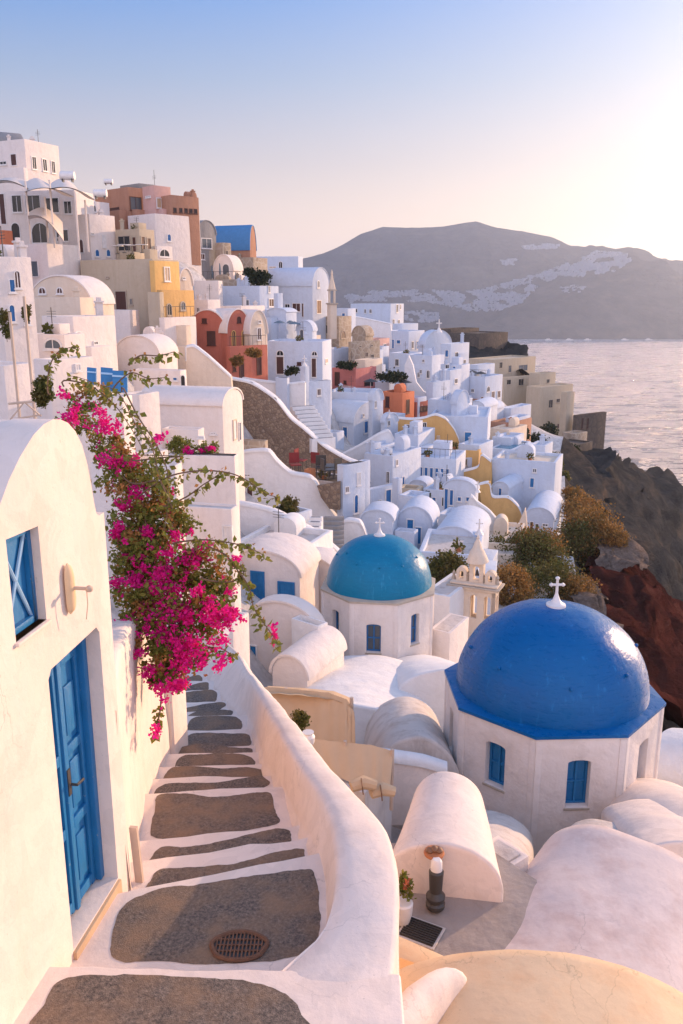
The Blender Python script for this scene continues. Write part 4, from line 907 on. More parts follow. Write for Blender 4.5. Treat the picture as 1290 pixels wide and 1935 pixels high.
H('pink house with a flat planted roof', 627, 672, 711, 697, 742, 105, 34, 'pink', wins=[('R', 696, 728, 16, 14, 'Wg'), ('L', 637, 716, 9, 26, 'Dr'), ('L', 652, 722, 5, 6, 'Wr')], rc='grey_plaster')
H('orange house with a round topped parapet below the pink house', 718, 760, 783, 743, 788, 100, 34, 'orange', wins=[('L', 732, 759, 7, 20, 'Wr'), ('R', 770, 768, 6, 26, 'Wr')], rc='grey_plaster')
H('dark red low house right of the orange house', 782, 786, 813, 760, 788, 103, 46, 'red', wins=[('R', 800, 772, 14, 10, 'Wn')])
H('white planted terrace between pink and orange houses', 708, 735, 772, 722, 745, 106, 30)
H('white wall house with a blue cap below the pink house', 618, 700, 716, 742, 800, 98, 14)
H('white house with a blue door and rounded gable with two blue windows', 606, 668, 722, 800, 842, 94, 36, 'white_plaster', 'VR', 33, wins=[('L', 652, 822, 10, 32, 'Db'), ('R', 691, 807, 8, 24, 'Wb'), ('R', 708, 804, 6, 22, 'Wb'), ('R', 686, 785, 3, 6, 'Wg'), ('L', 600, 790, 6, 20, 'Wb')])
H('little white bell gable above the two blue windows', 698, 704, 724, 758, 800, 92, 44, 'white_plaster', 'VR', 20, wins=[('R', 709, 764, 4, 14, 'AG')])
H('slanted white gable house with a dark attic window', 722, 727, 752, 800, 850, 91, 44, 'white_plaster', 'VR', 16, wins=[('R', 734, 800, 5, 10, 'Wg')])
H('white annex with a half round top left of the blue door', 588, 604, 612, 785, 815, 90, 30, 'white_plaster', 'VL', 18, wins=[('L', 598, 798, 5, 26, 'Wb')])
H('white walled patio below the blue door house', 610, 634, 650, 818, 850, 88, 30)
PW('bright curved white lane wall descending from the blue windows', [(640, 862), (680, 842), (715, 820), (735, 812), (745, 830), (742, 880), (690, 885), (645, 885)], 690, 84, -8, .5, capn=5)
PW('large curved ochre wall with two dark windows', [(745, 789), (775, 792), (800, 790), (822, 782), (842, 790), (858, 810), (867, 830), (870, 852), (745, 852)], 806, 92, 8, .6, 'ochre', capn=8, wins=[(802, 810, 8, 24, 'Wg'), (770, 812, 9, 20, 'Wr'), (828, 830, 6, 14, 'Wp')])
H('tall white house with a bright blue shuttered window beside the ochre wall', 812, 922, 932, 788, 905, 93.5, 12, wins=[('L', 884, 826, 15, 21, 'WB')])
H('white house with a small vaulted bell gable above the ochre wall', 808, 868, 893, 758, 792, 98, 32, extra=[])
H('thin white half round gable on the white house above the ochre wall', 852, 864, 886, 765, 790, 96, 42, 'white_plaster', 'VR', 24)
H('tall white house stepping down with a curved left buttress', 765, 816, 833, 672, 770, 112, 30, wins=[('L', 800, 682, 4, 6, 'Wg'), ('L', 795, 702, 4, 8, 'Wg'), ('L', 791, 708, 5, 10, 'Ag'), ('L', 809, 707, 7, 16, 'Ag')])
PW('curved white buttress wall left of the tall stepping house', [(764, 690), (772, 672), (780, 690), (786, 722), (800, 740), (822, 748), (822, 775), (790, 775), (772, 745), (764, 715)], 792, 109, 14, .6)
H('white box terrace with a tall chimney below the stepping house', 805, 818, 850, 722, 760, 106, 40, extra=[('chimney', .5, .8, 1.2), ('chimney', .5, .3, .5)])
H('white house with a round arched roof line beside the chimney', 832, 872, 888, 690, 760, 118, 28, wins=[('L', 845, 693, 8, 9, 'Wg'), ('L', 858, 698, 6, 12, 'Wb'), ('L', 851, 716, 10, 5, 'Wg')])
H('white stepped house with a slim chimney on the right ridge', 832, 852, 887, 650, 692, 136, 36, wins=[('L', 844, 668, 7, 14, 'Wb'), ('R', 862, 670, 6, 10, 'Wg')], extra=[('chimney', .2, .7, 1.4)])
H('white house with a lit gable and iron terrace rail by the beige houses', 882, 917, 950, 712, 772, 120, 38, wins=[('L', 893, 738, 6, 7, 'Wg'), ('R', 922, 735, 6, 12, 'Ag'), ('R', 931, 748, 6, 18, 'Wr'), ('L', 911, 760, 7, 22, 'En'), ('R', 942, 745, 6, 14, 'Wr')], extra=[('rail', 'L')])
H('orange brown low room left of the arched doorway', 876, 905, 912, 758, 775, 117, 20, 'brick')
H('white trapezoid roof terrace with parasols near the beige houses', 886, 902, 935, 690, 718, 126, 40, rc='grey_plaster')
H('white patio with a small blue pool', 925, 968, 1003, 850, 885, 97, 30, rc='pool_water', par=.15)
H('white ruined looking terrace above the blue pool', 925, 962, 996, 812, 850, 104, 36, 'cream')
H('brown sloping wall above the pool terrace', 925, 965, 1005, 800, 830, 108, 36, 'brick')
# beige houses on the cliff
H('long beige house on the cliff with a glazed loggia', 885, 932, 1012, 680, 720, 168, 46, 'beige', wins=[('L', 927, 698, 8, 15, 'Wg'), ('R', 946, 690, 6, 12, 'Wg'), ('R', 963, 697, 6, 14, 'WG'), ('R', 988, 695, 22, 12, 'WG')])
H('beige block with two square windows stepping down the cliff', 945, 952, 1034, 714, 770, 160, 52, 'beige', wins=[('R', 961, 722, 8, 10, 'Wg'), ('R', 984, 722, 10, 13, 'Wg'), ('R', 1011, 720, 6, 10, 'Wg'), ('R', 1000, 766, 10, 10, 'Wg')])
H('tall beige house at the cliff end with three small windows', 995, 1022, 1083, 732, 820, 154, 50, 'beige', wins=[('R', 1040, 763, 8, 16, 'Wg'), ('R', 1054, 757, 7, 8, 'Wg'), ('R', 1056, 805, 8, 10, 'Wr')])
H('dark brown stone fort at the outer end of the cliff', 1083, 1090, 1146, 785, 852, 150, 54, 'dark_stone', rc='dark_stone', below=16, wins=[('R', 1100, 800, 3, 20, 'Wg'), ('R', 1110, 800, 3, 20, 'Wg')])
H('dark ruined castle wall on the skyline above the sea', 850, 905, 960, 630, 652, 200, 44, 'dark_stone', rc='dark_stone')
H('low dark castle bastion behind the ruined castle wall', 820, 852, 905, 622, 650, 210, 40, 'dark_stone', rc='dark_stone')
H('plain beige tower attached to the tall beige cliff house', 1060, 1072, 1086, 742, 835, 151, 50, 'beige')
# ---- centre and right
H('white house with a row of seven blue grey shutters', 770, 862, 880, 868, 920, 82, 18, wins=[('L', 795+i*10, 893+i*.7, 7, 22, 'Wb') for i in range(6)] + [('L', 779, 888, 5, 26, 'Ab')], extra=[('rail', 'L')])
H('white box house with a plain wall and plants on its roof', 688, 742, 796, 862, 945, 76, 32, wins=[('L', 697, 893, 4, 30, 'Wg'), ('L', 733, 902, 5, 22, 'Wg'), ('R', 749, 874, 4, 12, 'Wr'), ('R', 761, 912, 5, 24, 'Wb')])
H('white house with a tall blue door below the box house', 692, 700, 756, 925, 975, 70, 48, wins=[('R', 733, 944, 12, 40, 'Db'), ('R', 717, 950, 3, 12, 'Wr')])
H('tall thin white dividing wall beside the tall blue door', 745, 752, 760, 905, 975, 69, 40, cat='wall', name='terrace_wall')
H('white vaulted room with slatted brown roof terrace in front', 775, 805, 818, 918, 940, 76, 25, 'white_plaster', 'VL', 8)
H('thatched brown terrace roof beside the small white vault', 752, 790, 800, 925, 950, 73, 20, 'beige', rc='straw')
H('white house with a narrow ochre stepped wall above the shutters', 866, 905, 932, 842, 872, 90, 30, wins=[('L', 878, 872, 12, 12, 'Wg')])
H('upper ochre stepped wall between white houses', 795, 905, 918, 852, 890, 89, 16, 'ochre', wins=[('L', 877, 873, 12, 13, 'Wg')])
PW('middle ochre wall stepping down with a white coping', [(862, 892), (885, 888), (905, 882), (908, 856), (928, 872), (930, 930), (925, 948), (905, 950), (880, 925), (862, 905)], 900, 84, 16, .5, 'ochre', capn=5)
PW('lower curved ochre wall sweeping down to a pale ramp', [(905, 915), (925, 910), (928, 940), (960, 938), (978, 955), (985, 968), (990, 992), (960, 998), (940, 1000), (912, 975)], 945, 78, 18, .5, 'ochre', capn=8)
H('large plain white house with three blue windows above the shrubs', 930, 1050, 1064, 874, 975, 84, 22, wins=[('L', 963, 911, 5, 22, 'WB'), ('L', 983, 910, 8, 18, 'WB'), ('L', 1005, 912, 9, 19, 'WB'), ('L', 1010, 889, 8, 8, 'WG'), ('L', 946, 925, 5, 14, 'Wg')], rc='cream')
H('white block stepping out below the three blue windows', 930, 960, 992, 925, 975, 82, 30, 'white_plaster', 'VL', 12, wins=[('L', 945, 930, 5, 16, 'Wb')])
H('low white vaulted house with two dark red doors', 990, 1046, 1062, 985, 1040, 77, 20, 'white_plaster', 'VL', 22, wins=[('L', 1004, 998, 5, 26, 'Dr'), ('L', 1014, 999, 5, 20, 'Dr'), ('L', 1030, 992, 12, 6, 'Wg')])
H('white terrace head with small railing on the right cliff side', 1000, 1030, 1045, 842, 880, 92, 30, extra=[('chimney', .4, .4, .8)])
H('white house with shaded blue doors and narrow windows under the ochre wall', 838, 898, 904, 928, 990, 68, 24, 'white_plaster', 'VL', 18, wins=[('L', 843, 945, 6, 44, 'Db'), ('L', 868, 943, 8, 9, 'Wb'), ('L', 884, 943, 7, 9, 'Wb'), ('L', 853, 940, 4, 30, 'Wb')])
PW('white swooping wall with slit windows under the ochre walls', [(880, 960), (890, 935), (902, 950), (925, 966), (945, 990), (955, 1020), (950, 1045), (885, 1045)], 915, 64, 10, .5, capn=7, wins=[(898, 985, 4, 26, 'Wg'), (912, 1006, 7, 30, 'Wr'), (886, 993, 8, 16, 'Wr')])
PW('long white ramp wall leading to the two dark red doors', [(950, 995), (975, 1000), (992, 960), (996, 1000), (996, 1040), (960, 1030), (948, 1015)], 975, 71, 20, .4, 'cream')
H('white vaulted house with two bright blue doors', 750, 816, 828, 995, 1050, 58, 14, 'white_plaster', 'VL', 34, wins=[('L', 775, 990, 15, 20, 'WB'), ('L', 790, 1012, 14, 34, 'DB')])
H('white low box before the two bright blue doors', 745, 783, 790, 1006, 1040, 56, 20)
H('long low white vault right of the two bright blue doors', 815, 900, 925, 1030, 1075, 55, 18, 'white_plaster', 'VL', 30)
H('white terrace with arched back wall above the teal dome', 682, 742, 752, 985, 1040, 56, 12, 'white_plaster', 'VL', 18)
PW('white flared retaining wall behind the teal dome cross', [(640, 1000), (652, 982), (680, 985), (690, 1005), (700, 1045), (640, 1045)], 670, 52, 10, .5, capn=5)
H('white low garden wall behind the round green bush', 790, 905, 925, 1050, 1110, 50, 12)
H('white garden block between teal dome and bell tower', 800, 850, 900, 1128, 1200, 43, 30, par=.06)
H('white wall strip along the shrubs below the swooping wall', 905, 985, 1000, 1030, 1060, 62, 14, 'cream')
H('white wave shaped terrace house right of the low vault', 845, 870, 885, 985, 1020, 62, 26, 'white_plaster', 'VL', 12)
H('small white house between box house and shutters', 796, 800, 815, 860, 900, 84, 30)
H('white upper house with vaulted top behind the box house', 725, 757, 790, 838, 880, 86, 34)
H('white house tucked behind the ochre wall top', 745, 790, 822, 822, 860, 87, 24)
H('white terrace with a round arched gate near the right ridge', 905, 930, 952, 775, 800, 112, 34, 'white_plaster', 'VL', 10)
H('white cluster of walls below the beige houses', 945, 965, 1004, 772, 812, 115, 38)
H('white stub house on the ridge left of the pale blue door', 700, 722, 735, 655, 700, 128, 28, wins=[('L', 712, 672, 6, 14, 'Wg')])
H('white shaded house under the pale blue door house', 735, 775, 800, 668, 700, 126, 30, wins=[('L', 750, 685, 8, 14, 'Wg')])
H('cream low house beside the stone ruin', 670, 690, 722, 680, 705, 108, 36, 'cream')
H('white wall block under the ruined stone house', 600, 630, 668, 660, 700, 114, 28)
H('white cascade of walls left of the tall blue shuttered window', 690, 720, 760, 845, 870, 82, 30)

H('small shaded white house between the orange house and the white bell gable', 716, 742, 766, 786, 812, 96, 34, wins=[('L', 730, 800, 5, 12, 'Wg'), ('R', 752, 800, 5, 10, 'Wb')])
H('white house with two dark slits under the stepping house', 762, 790, 806, 752, 788, 103, 36, wins=[('L', 772, 768, 4, 12, 'Wg'), ('L', 782, 769, 4, 12, 'Wg'), ('R', 798, 770, 4, 12, 'Wb')])
H('white two windowed house just right of the stepping house', 826, 850, 872, 700, 745, 114, 34, wins=[('L', 838, 722, 6, 10, 'Wb'), ('R', 861, 720, 6, 10, 'Wg')])
H('low white vault tucked below the chimney terrace', 884, 915, 940, 772, 796, 108, 30, 'white_plaster', 'VL', 12, wins=[('L', 898, 782, 6, 12, 'Wb')])
H('small white house with a blue door at the foot of the beige block', 955, 978, 1002, 790, 830, 110, 36, wins=[('L', 968, 812, 6, 14, 'Db'), ('R', 990, 808, 5, 10, 'Wg')])
H('white house with three slits above the pool terrace', 930, 965, 990, 828, 862, 100, 32, wins=[('L', 945, 846, 4, 10, 'Wg'), ('L', 955, 847, 4, 10, 'Wg'), ('R', 978, 846, 5, 9, 'Wb')])
H('white terrace house at the cliff rim above the round tree', 1005, 1034, 1056, 900, 940, 88, 34, wins=[('R', 1045, 918, 5, 10, 'Wb')])
H('white chapel like vault between pool terrace and three blue windows', 962, 1000, 1022, 866, 890, 92, 28, 'white_plaster', 'VL', 14, wins=[('L', 982, 876, 6, 14, 'Eb')])
H('white house with a dark door left of the row of shutters', 742, 768, 780, 880, 925, 80, 30, wins=[('L', 756, 905, 6, 20, 'Dg')])
H('low white house with a blue window in front of the shutters row', 800, 846, 868, 928, 965, 73, 26, wins=[('L', 820, 945, 8, 12, 'Wb'), ('L', 838, 948, 6, 18, 'Dg')])
H('white house with a tall slit left of the swooping wall', 826, 858, 880, 975, 1020, 63, 28, wins=[('L', 840, 1000, 5, 22, 'Wg'), ('R', 869, 995, 5, 14, 'Wb')])
H('square white house under the tall blue door house', 690, 722, 748, 965, 1005, 64, 34, wins=[('L', 704, 985, 6, 14, 'Wg'), ('R', 735, 985, 6, 14, 'Wb')])
H('white patio house with an arched opening below the slatted roof', 752, 790, 812, 940, 985, 66, 30, wins=[('L', 770, 962, 12, 20, 'Eg'), ('R', 801, 962, 6, 14, 'Wb')])
H('small ochre faced cube in the middle of the white lanes', 846, 866, 880, 868, 890, 86, 32, 'ochre', wins=[('L', 857, 880, 6, 8, 'Wg')])
H('pale pink house among the ridge houses under the hotel', 690, 716, 736, 640, 668, 140, 32, 'rose', wins=[('L', 704, 655, 5, 9, 'Wg'), ('R', 726, 654, 5, 9, 'Wg')])
H('white house below the sloping hotel wall with two blue windows', 672, 706, 724, 662, 696, 118, 34, wins=[('L', 684, 678, 6, 9, 'Wb'), ('L', 696, 679, 6, 9, 'Wb')])
H('white ridge house with a dark door right of the pale blue door', 800, 820, 840, 672, 708, 130, 36, wins=[('L', 810, 690, 5, 14, 'Dg'), ('R', 830, 690, 5, 8, 'Wb')])
H('white cube stepping down beside the vault with a cross', 848, 868, 886, 668, 700, 138, 38, wins=[('R', 877, 684, 5, 10, 'Wg')])
H('muted ochre house above the tall beige cliff house', 1000, 1020, 1050, 706, 736, 158, 50, 'beige', wins=[('R', 1035, 720, 6, 8, 'Wg')])
H('low white house behind the red vaulted houses', 410, 455, 500, 578, 612, 88, 28, wins=[('R', 478, 594, 5, 10, 'Wg')])
H('white house between the yellow mansion and the red vault', 360, 392, 416, 566, 606, 86, 30, wins=[('L', 375, 586, 6, 10, 'Wg')])
H('narrow stone house beside the grey vaulted house', 406, 420, 436, 458, 500, 109, 38, 'ashlar', wins=[('R', 428, 478, 5, 10, 'Wg')])
H('white stepped house under the brick mansion corner', 292, 322, 346, 455, 490, 96, 34, wins=[('L', 306, 472, 6, 12, 'Wg'), ('R', 334, 472, 6, 10, 'Wb')])
H('white upper terrace with dark arch under the tall hotel', 742, 760, 790, 612, 640, 156, 40, wins=[('R', 772, 626, 5, 9, 'Ag')])
H('cream cube beside the three arched ruin', 560, 590, 606, 634, 668, 104, 30, 'cream', wins=[('L', 576, 650, 6, 10, 'Wg')])
H('white house with two small windows right of the pink house', 706, 722, 742, 706, 742, 112, 36, wins=[('R', 732, 722, 5, 8, 'Wg'), ('L', 714, 722, 5, 10, 'Wb')])
H('white shed between the rubble wall end and box house', 690, 704, 720, 838, 870, 80, 40, wins=[('R', 712, 852, 5, 10, 'Wb')])

H('lower terrace of the dark fort stepping down to the cliff stairs', 1040, 1085, 1120, 842, 880, 138, 46, 'dark_stone', rc='dark_stone', below=12)
H('brown stone annex leaning on the dark fort', 1062, 1086, 1110, 820, 850, 146, 48, 'ashlar', below=10)
# ================================================================== the hillside under the village
import numpy as np
CTRL = [(b[0], b[1], b[2]) for b in BASES]
def cpx(px, py, zc, dz=0): p = pix(px, py, zc); CTRL.append((p.x, p.y, p.z+dz))
for a in [(470, 1330, 26), (600, 1400, 22), (700, 1500, 18), (450, 1250, 28), (430, 1180, 32), (380, 1100, 30), (300, 1000, 30), (200, 900, 28), (100, 860, 26), (0, 840, 24), (960, 1160, 50), (1080, 1200, 44), (1240, 1400, 33), (1290, 1500, 24), (900, 1400, 26), (1000, 1100, 55), (1060, 1020, 75), (1100, 960, 90), (1060, 900, 105), (1030, 850, 120),
          (1010, 830, 135), (1150, 860, 150), (1000, 690, 175), (930, 670, 205), (840, 660, 180)]: cpx(*a)
for x, y, z in [(0, 0, -9), (4, 4, -9.5), (3, 8, -9), (-4, 3, -9), (-8, 10, -8.5), (8, 8, -12), (10, 12, -14), (9, 18, -17), (-12, 20, -7), (-25, 30, -1), (-40, 50, 8), (-60, 80, 22), (-75, 130, 26), (-70, 180, 12), (-40, 230, -8), (0, 250, -25), (-10, 200, -16), (-30, 190, -2), (-100, 150, 30), (-100, 50, 30), (-60, 0, 12), (-40, -20, 5), (0, -20, -8), (12, 0, -16), (30, 0, -30)]: CTRL.append((x, y, z))
CT = np.array(CTRL)
def ground(x, y):
    d2 = (CT[:, 0]-x)**2 + (CT[:, 1]-y)**2 + 7; wt = 1/d2**1.9; return float((wt*CT[:, 2]).sum()/wt.sum())
# the rim where the village ends and the cliffs begin, from near to far
RIM = [(13, -20), (11, 5), (11, 15), (11.2, 28), (12.2, 36), (14.2, 46), (16.5, 56), (20, 71), (23.5, 86), (27, 101), (30, 116), (37, 136), (43, 148), (40, 160), (30, 178), (27, 200), (14, 230), (5, 260)]
def rimx(y): return interp([(b, a) for a, b in RIM], y)
m = MB(); rows = []
ys = [-20 + i*1.6 for i in range(int(285/1.6))]
for y in ys:
    rx = rimx(y); row = []
    for i in range(90):
        t = i/89; x = rx - (1-t)**1.5*(130+y*.25); z = ground(x, y) + noise.noise(Vector((x*.2, y*.2, 0)))*.5 - 1.1 - .006*max(0, y)
        if y < 18 and -4 < x < 5.4: z = min(z, -8.6 - max(0, y-11)*.35)
        row.append(Vector((x, y, z)))
    rows.append(row)
edge = [r[-1].copy() for r in rows]
struct('hillside', m.grid(rows), 'hill_ground', smooth=180)
# cliff falling from the rim to the sea
m = MB(); rows = []
for e in edge:
    row = []; e2 = e
    out = interp([(-20, 40), (30, 26), (60, 40), (100, 52), (140, 60), (165, 36), (200, 26), (260, 26)], e.y)
    for j in range(46):
        t = j/45; zz = lerp(e.z, -124, t**.95); x = e.x + out*(t**.8) + noise.noise(Vector((e.x*.05, e.y*.05, zz*.06)))*10*min(1, t*4) + noise.noise(Vector((1, e.y*.17, zz*.2)))*3.2*min(1, t*6) + noise.noise(Vector((4, e.y*.5, zz*.5)))*1.2*min(1, t*8)
        y = e.y + noise.noise(Vector((7, e.y*.1, zz*.15)))*4*min(1, t*4)
        row.append(Vector((x, y, zz)))
    rows.append(row)
struct('cliff', m.grid(rows), 'grey_rock', smooth=60)
# outcrops measured in the photograph: grids of (px, py, distance)
def outcrop(name, G, mat, n=8, amp=1.2, fr=.12, smooth=50):
    rows = [[pix(*g) for g in r] for r in G]; R = []
    for i in range(len(rows)-1):
        for a in range(n):
            t = a/n; row = []
            for k in range(len(rows[0])-1):
                for b in range(n):
                    s = b/n; p = rows[i][k].lerp(rows[i][k+1], s).lerp(rows[i+1][k].lerp(rows[i+1][k+1], s), t)
                    q = p + noise.noise_vector(p*fr)*amp*1.6 + noise.noise_vector(p*fr*3.1)*amp*.7 + noise.noise_vector(p*fr*9)*amp*.3 + UP*(abs(noise.noise(p*fr*5))*amp*.5)
                    row.append(q)
            R.append(row)
    return struct(name, MB().grid(R), mat, smooth=smooth)
outcrop('headland', [[(1070, 870, 142), (1110, 856, 145), (1145, 851, 148), (1215, 880, 190), (1290, 918, 230), (1420, 990, 300)],
                     [(1075, 920, 122), (1110, 905, 124), (1160, 900, 128), (1220, 930, 150), (1290, 970, 180), (1420, 1040, 230)],
                     [(1080, 980, 100), (1120, 975, 104), (1175, 980, 108), (1230, 1010, 122), (1290, 1050, 140), (1420, 1100, 170)],
                     [(1090, 1050, 84), (1140, 1050, 88), (1200, 1060, 92), (1250, 1090, 100), (1300, 1130, 112), (1420, 1180, 135)],
                     [(1120, 1150, 72), (1170, 1150, 74), (1220, 1160, 78), (1270, 1190, 86), (1320, 1230, 95), (1440, 1290, 110)]], 'grey_rock', 14, 2.2, .055)
outcrop('red_cliff', [[(1110, 1010, 74), (1160, 1020, 74), (1200, 1040, 74), (1250, 1090, 76), (1300, 1150, 80), (1400, 1230, 86)],
                      [(1105, 1060, 66), (1150, 1075, 65), (1205, 1100, 64), (1255, 1140, 65), (1310, 1210, 68), (1400, 1280, 74)],
                      [(1100, 1130, 58), (1150, 1150, 57), (1200, 1180, 55), (1250, 1220, 56), (1310, 1280, 58), (1400, 1340, 64)],
                      [(1110, 1200, 49), (1160, 1230, 48), (1210, 1270, 46), (1250, 1310, 47), (1310, 1350, 48), (1400, 1400, 54)],
                      [(1120, 1300, 40), (1170, 1330, 38), (1220, 1370, 37), (1270, 1400, 37), (1320, 1440, 38), (1400, 1480, 42)]], 'red_rock', 12, 1.3, .11)
outcrop('pale_ledge', [[(1135, 1020, 71), (1165, 1014, 71), (1190, 1024, 71), (1215, 1050, 71)],
                       [(1130, 1050, 67), (1160, 1045, 67), (1190, 1052, 67), (1232, 1078, 67)],
                       [(1125, 1085, 64), (1150, 1080, 64), (1185, 1078, 64), (1228, 1095, 64)]], 'pale_rock', 9, .6, .3)
outcrop('pale_ledge', [[(1085, 1085, 60), (1120, 1090, 60), (1140, 1120, 58)], [(1085, 1130, 55), (1130, 1140, 54), (1155, 1160, 53)], [(1110, 1180, 50), (1150, 1185, 49), (1185, 1200, 48)], [(1120, 1230, 46), (1150, 1240, 46), (1180, 1240, 46)]], 'pale_rock', 9, .5, .35)
outcrop('rocky_knoll', [[(820, 640, 230), (870, 642, 225), (930, 652, 215), (985, 655, 205), (1005, 690, 200)], [(830, 665, 205), (880, 668, 200), (930, 668, 195), (985, 680, 190), (1012, 715, 185)], [(860, 700, 178), (900, 700, 176), (950, 705, 174), (1000, 720, 172), (1030, 750, 170)]], 'grey_rock', 10, 1.4, .09)
outcrop('rock_slope', [[(1000, 800, 150), (1060, 820, 148), (1100, 845, 146), (1150, 850, 146)], [(1010, 840, 132), (1060, 860, 128), (1110, 875, 128), (1165, 880, 130)], [(1030, 890, 112), (1070, 905, 108), (1110, 930, 108), (1160, 950, 110)], [(1050, 950, 94), (1080, 960, 92), (1120, 985, 90), (1150, 1010, 90)]], 'grey_rock', 10, 1.2, .1)
# ================================================================== sea, far island and its white towns
m = MB(); n = 40; rows = [[Vector((-3000 + 8000*i/n, -600 + 6400*j/n, -120)) for i in range(n+1)] for j in range(n+1)]; struct('sea', m.grid(rows), 'sea_water')
RID = [(300, 560), (420, 530), (520, 500), (570, 488), (610, 478), (640, 465), (680, 440), (720, 425), (780, 428), (830, 426), (870, 418), (893, 415), (930, 428), (980, 436), (1030, 446), (1065, 462), (1130, 467), (1180, 476), (1225, 484), (1290, 497), (1400, 505), (1600, 520), (2000, 545)]
RID2 = [(300, 600), (560, 575), (640, 568), (760, 560), (850, 566), (930, 575), (1000, 545), (1090, 500), (1180, 482), (1240, 500), (1290, 520), (1400, 540), (2000, 570)]
rows = []; NX, NY = 260, 70
for j in range(NY+1):
    t = j/NY; row = []
    for i in range(NX+1):
        px = 250 + 1700*i/NX
        sh = pixz(px, 641, -120); ds = pix(px, 641, 1); hz = Vector((ds.x, ds.y, 0)).normalized()
        D0 = Vector((sh.x, sh.y, 0)).length
        DS, DR = D0+420, D0+1150                # shelf and ridge distances
        def hgt(py, D): d = pix(px, py, 1); q = Vector((d.x, d.y, 0)).length; return d.z/q*D
        zs, zr = hgt(interp(RID2, px), DS), hgt(interp(RID, px), DR)
        zs = max(zs, -70)
        if t < .35: q = t/.35; D = lerp(D0-10, DS, q); z = lerp(-123, zs, q**.8)
        elif t < .75: q = (t-.35)/.4; D = lerp(DS, DR, q); z = lerp(zs, zr, q**1.15 if zr > zs else q)
        else: q = (t-.75)/.25; D = lerp(DR, DR+900, q); z = lerp(zr, -80, q**1.3)
        p = hz*D; am = min(1, t*6)*(1 if t < .7 else .4)
        z += (noise.fractal(Vector((p.x*.004, p.y*.004, 3)), .9, 2.1, 6))*34*am*(.3 if abs(t-.75) < .05 else 1)
        z -= abs(noise.noise(Vector((p.x*.012, p.y*.0015, 0))))*55*am*(1-abs(2*t-.8) if t < .75 else 0)
        row.append(Vector((p.x, p.y, z)))
    rows.append(row)
mt = MB().grid(rows); struct('far_island', mt, 'mountain_rock', smooth=70)
bvh = BVHTree.FromPolygons([tuple(v) for v in mt.v], mt.f)
town = MB(); rt = random.Random(3)
def inpoly(x, y, P):
    c = False
    for i in range(len(P)):
        (x0, y0), (x1, y1) = P[i], P[i-1]
        if (y0 > y) != (y1 > y) and x < (x1-x0)*(y-y0)/(y1-y0)+x0: c = not c
    return c
TOWN = [([(650, 558), (700, 550), (760, 550), (820, 548), (870, 553), (920, 545), (980, 528), (1040, 510), (1090, 490), (1130, 474), (1180, 478), (1195, 492), (1160, 512), (1100, 522), (1060, 520), (1010, 545), (985, 572), (950, 585), (900, 590), (860, 580), (800, 570), (720, 568), (660, 572)], 2600),
        ([(758, 590), (800, 588), (830, 592), (825, 606), (790, 610), (765, 604)], 160), ([(945, 492), (975, 488), (980, 500), (950, 502)], 60), ([(985, 466), (1030, 460), (1060, 464), (1050, 470), (1000, 472)], 140), ([(1050, 545), (1090, 538), (1120, 545), (1080, 556)], 25)]
for P, cnt in TOWN:
    xs = [p[0] for p in P]; ys_ = [p[1] for p in P]; k = 0; tr = 0
    while k < cnt and tr < 20000:
        tr += 1; x, y = rt.uniform(min(xs), max(xs)), rt.uniform(min(ys_), max(ys_))
        if not inpoly(x, y, P) or noise.noise(Vector((x*.03, y*.07, 2))) < -.2: continue
        d = pix(x, y, 1).normalized(); h = bvh.ray_cast(Vector((0, 0, 0)), d)
        if h[0] is None: continue
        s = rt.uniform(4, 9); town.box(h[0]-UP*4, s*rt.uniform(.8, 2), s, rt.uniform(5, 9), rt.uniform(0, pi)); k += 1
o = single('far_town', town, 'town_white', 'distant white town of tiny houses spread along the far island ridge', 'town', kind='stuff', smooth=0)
for k, (x, y) in enumerate([(1036, 637), (1075, 637), (1180, 641), (1225, 640), (1110, 639)]):
    d = pixz(x, 643, -120); m = MB(); s = 1.0
    bt = thing('boat', ['white boat moored off the far shore, nearest the headland', 'white boat off the far shore, second from the headland', 'white boat off the far shore, fourth from the headland', 'white boat off the far shore, farthest to the right', 'white boat in the middle of the row off the far shore'][k], 'boat', (d.x, d.y, -120), 'boats off the far shore')
    m.prism([Vector((d.x+a*s, d.y+b*s, -120)) for a, b in ((-9, -2), (6, -2.4), (11, 0), (6, 2.4), (-9, 2))], (0, 0, 2.6)); part('hull', m, 'white_paint', bt)
    m = MB(); m.box((d.x-1, d.y, -117.4), 9, 3.4, 2.2); part('cabin', m, 'white_paint', bt)
# ================================================================== belfry
P = pix(936, 1120, 44); th_ = radians(24); u = Vector((-cos(th_), sin(th_), 0)); v = Vector((sin(th_), cos(th_), 0))
zt = P.z; zb = vert_z(P.x, P.y, 1195) - 2.5; bt = thing('belfry', 'peach stone belfry with open arches and a pointed ruined spire between the two domes', 'bell tower', (P.x, P.y, zb))
def archhole(c, w_, z0, z1): return [(c-w_/2, z0), (c+w_/2, z0)] + [(c+w_/2*cos(q), z1-w_/2+w_/2*sin(q)) for q in [pi*i/8 for i in range(9)]]
LW, RW, O = 2.35, .85, Vector((P.x, P.y, 0))
for nm, (o_, e_, wd, cs) in {'a': (O, u, LW, (.42, 1.15, 1.9)), 'b': (O+v*RW, u, LW, (.42, 1.15, 1.9)), 'c': (O, v, RW, (.43,)), 'd': (O+u*LW, v, RW, (.43,))}.items():
    dd = v*.22 if nm == 'a' else -v*.22 if nm == 'b' else u*.2 if nm == 'c' else -u*.2
    part('arcade', MB().plate(o_, e_, UP, [(0, zb), (wd, zb), (wd, zt), (0, zt)], [archhole(c, .36, zt-1.6, zt-.3)[::-1] for c in cs], dd), 'cream', bt, bev=.01)
cen = O + u*LW/2 + v*RW/2
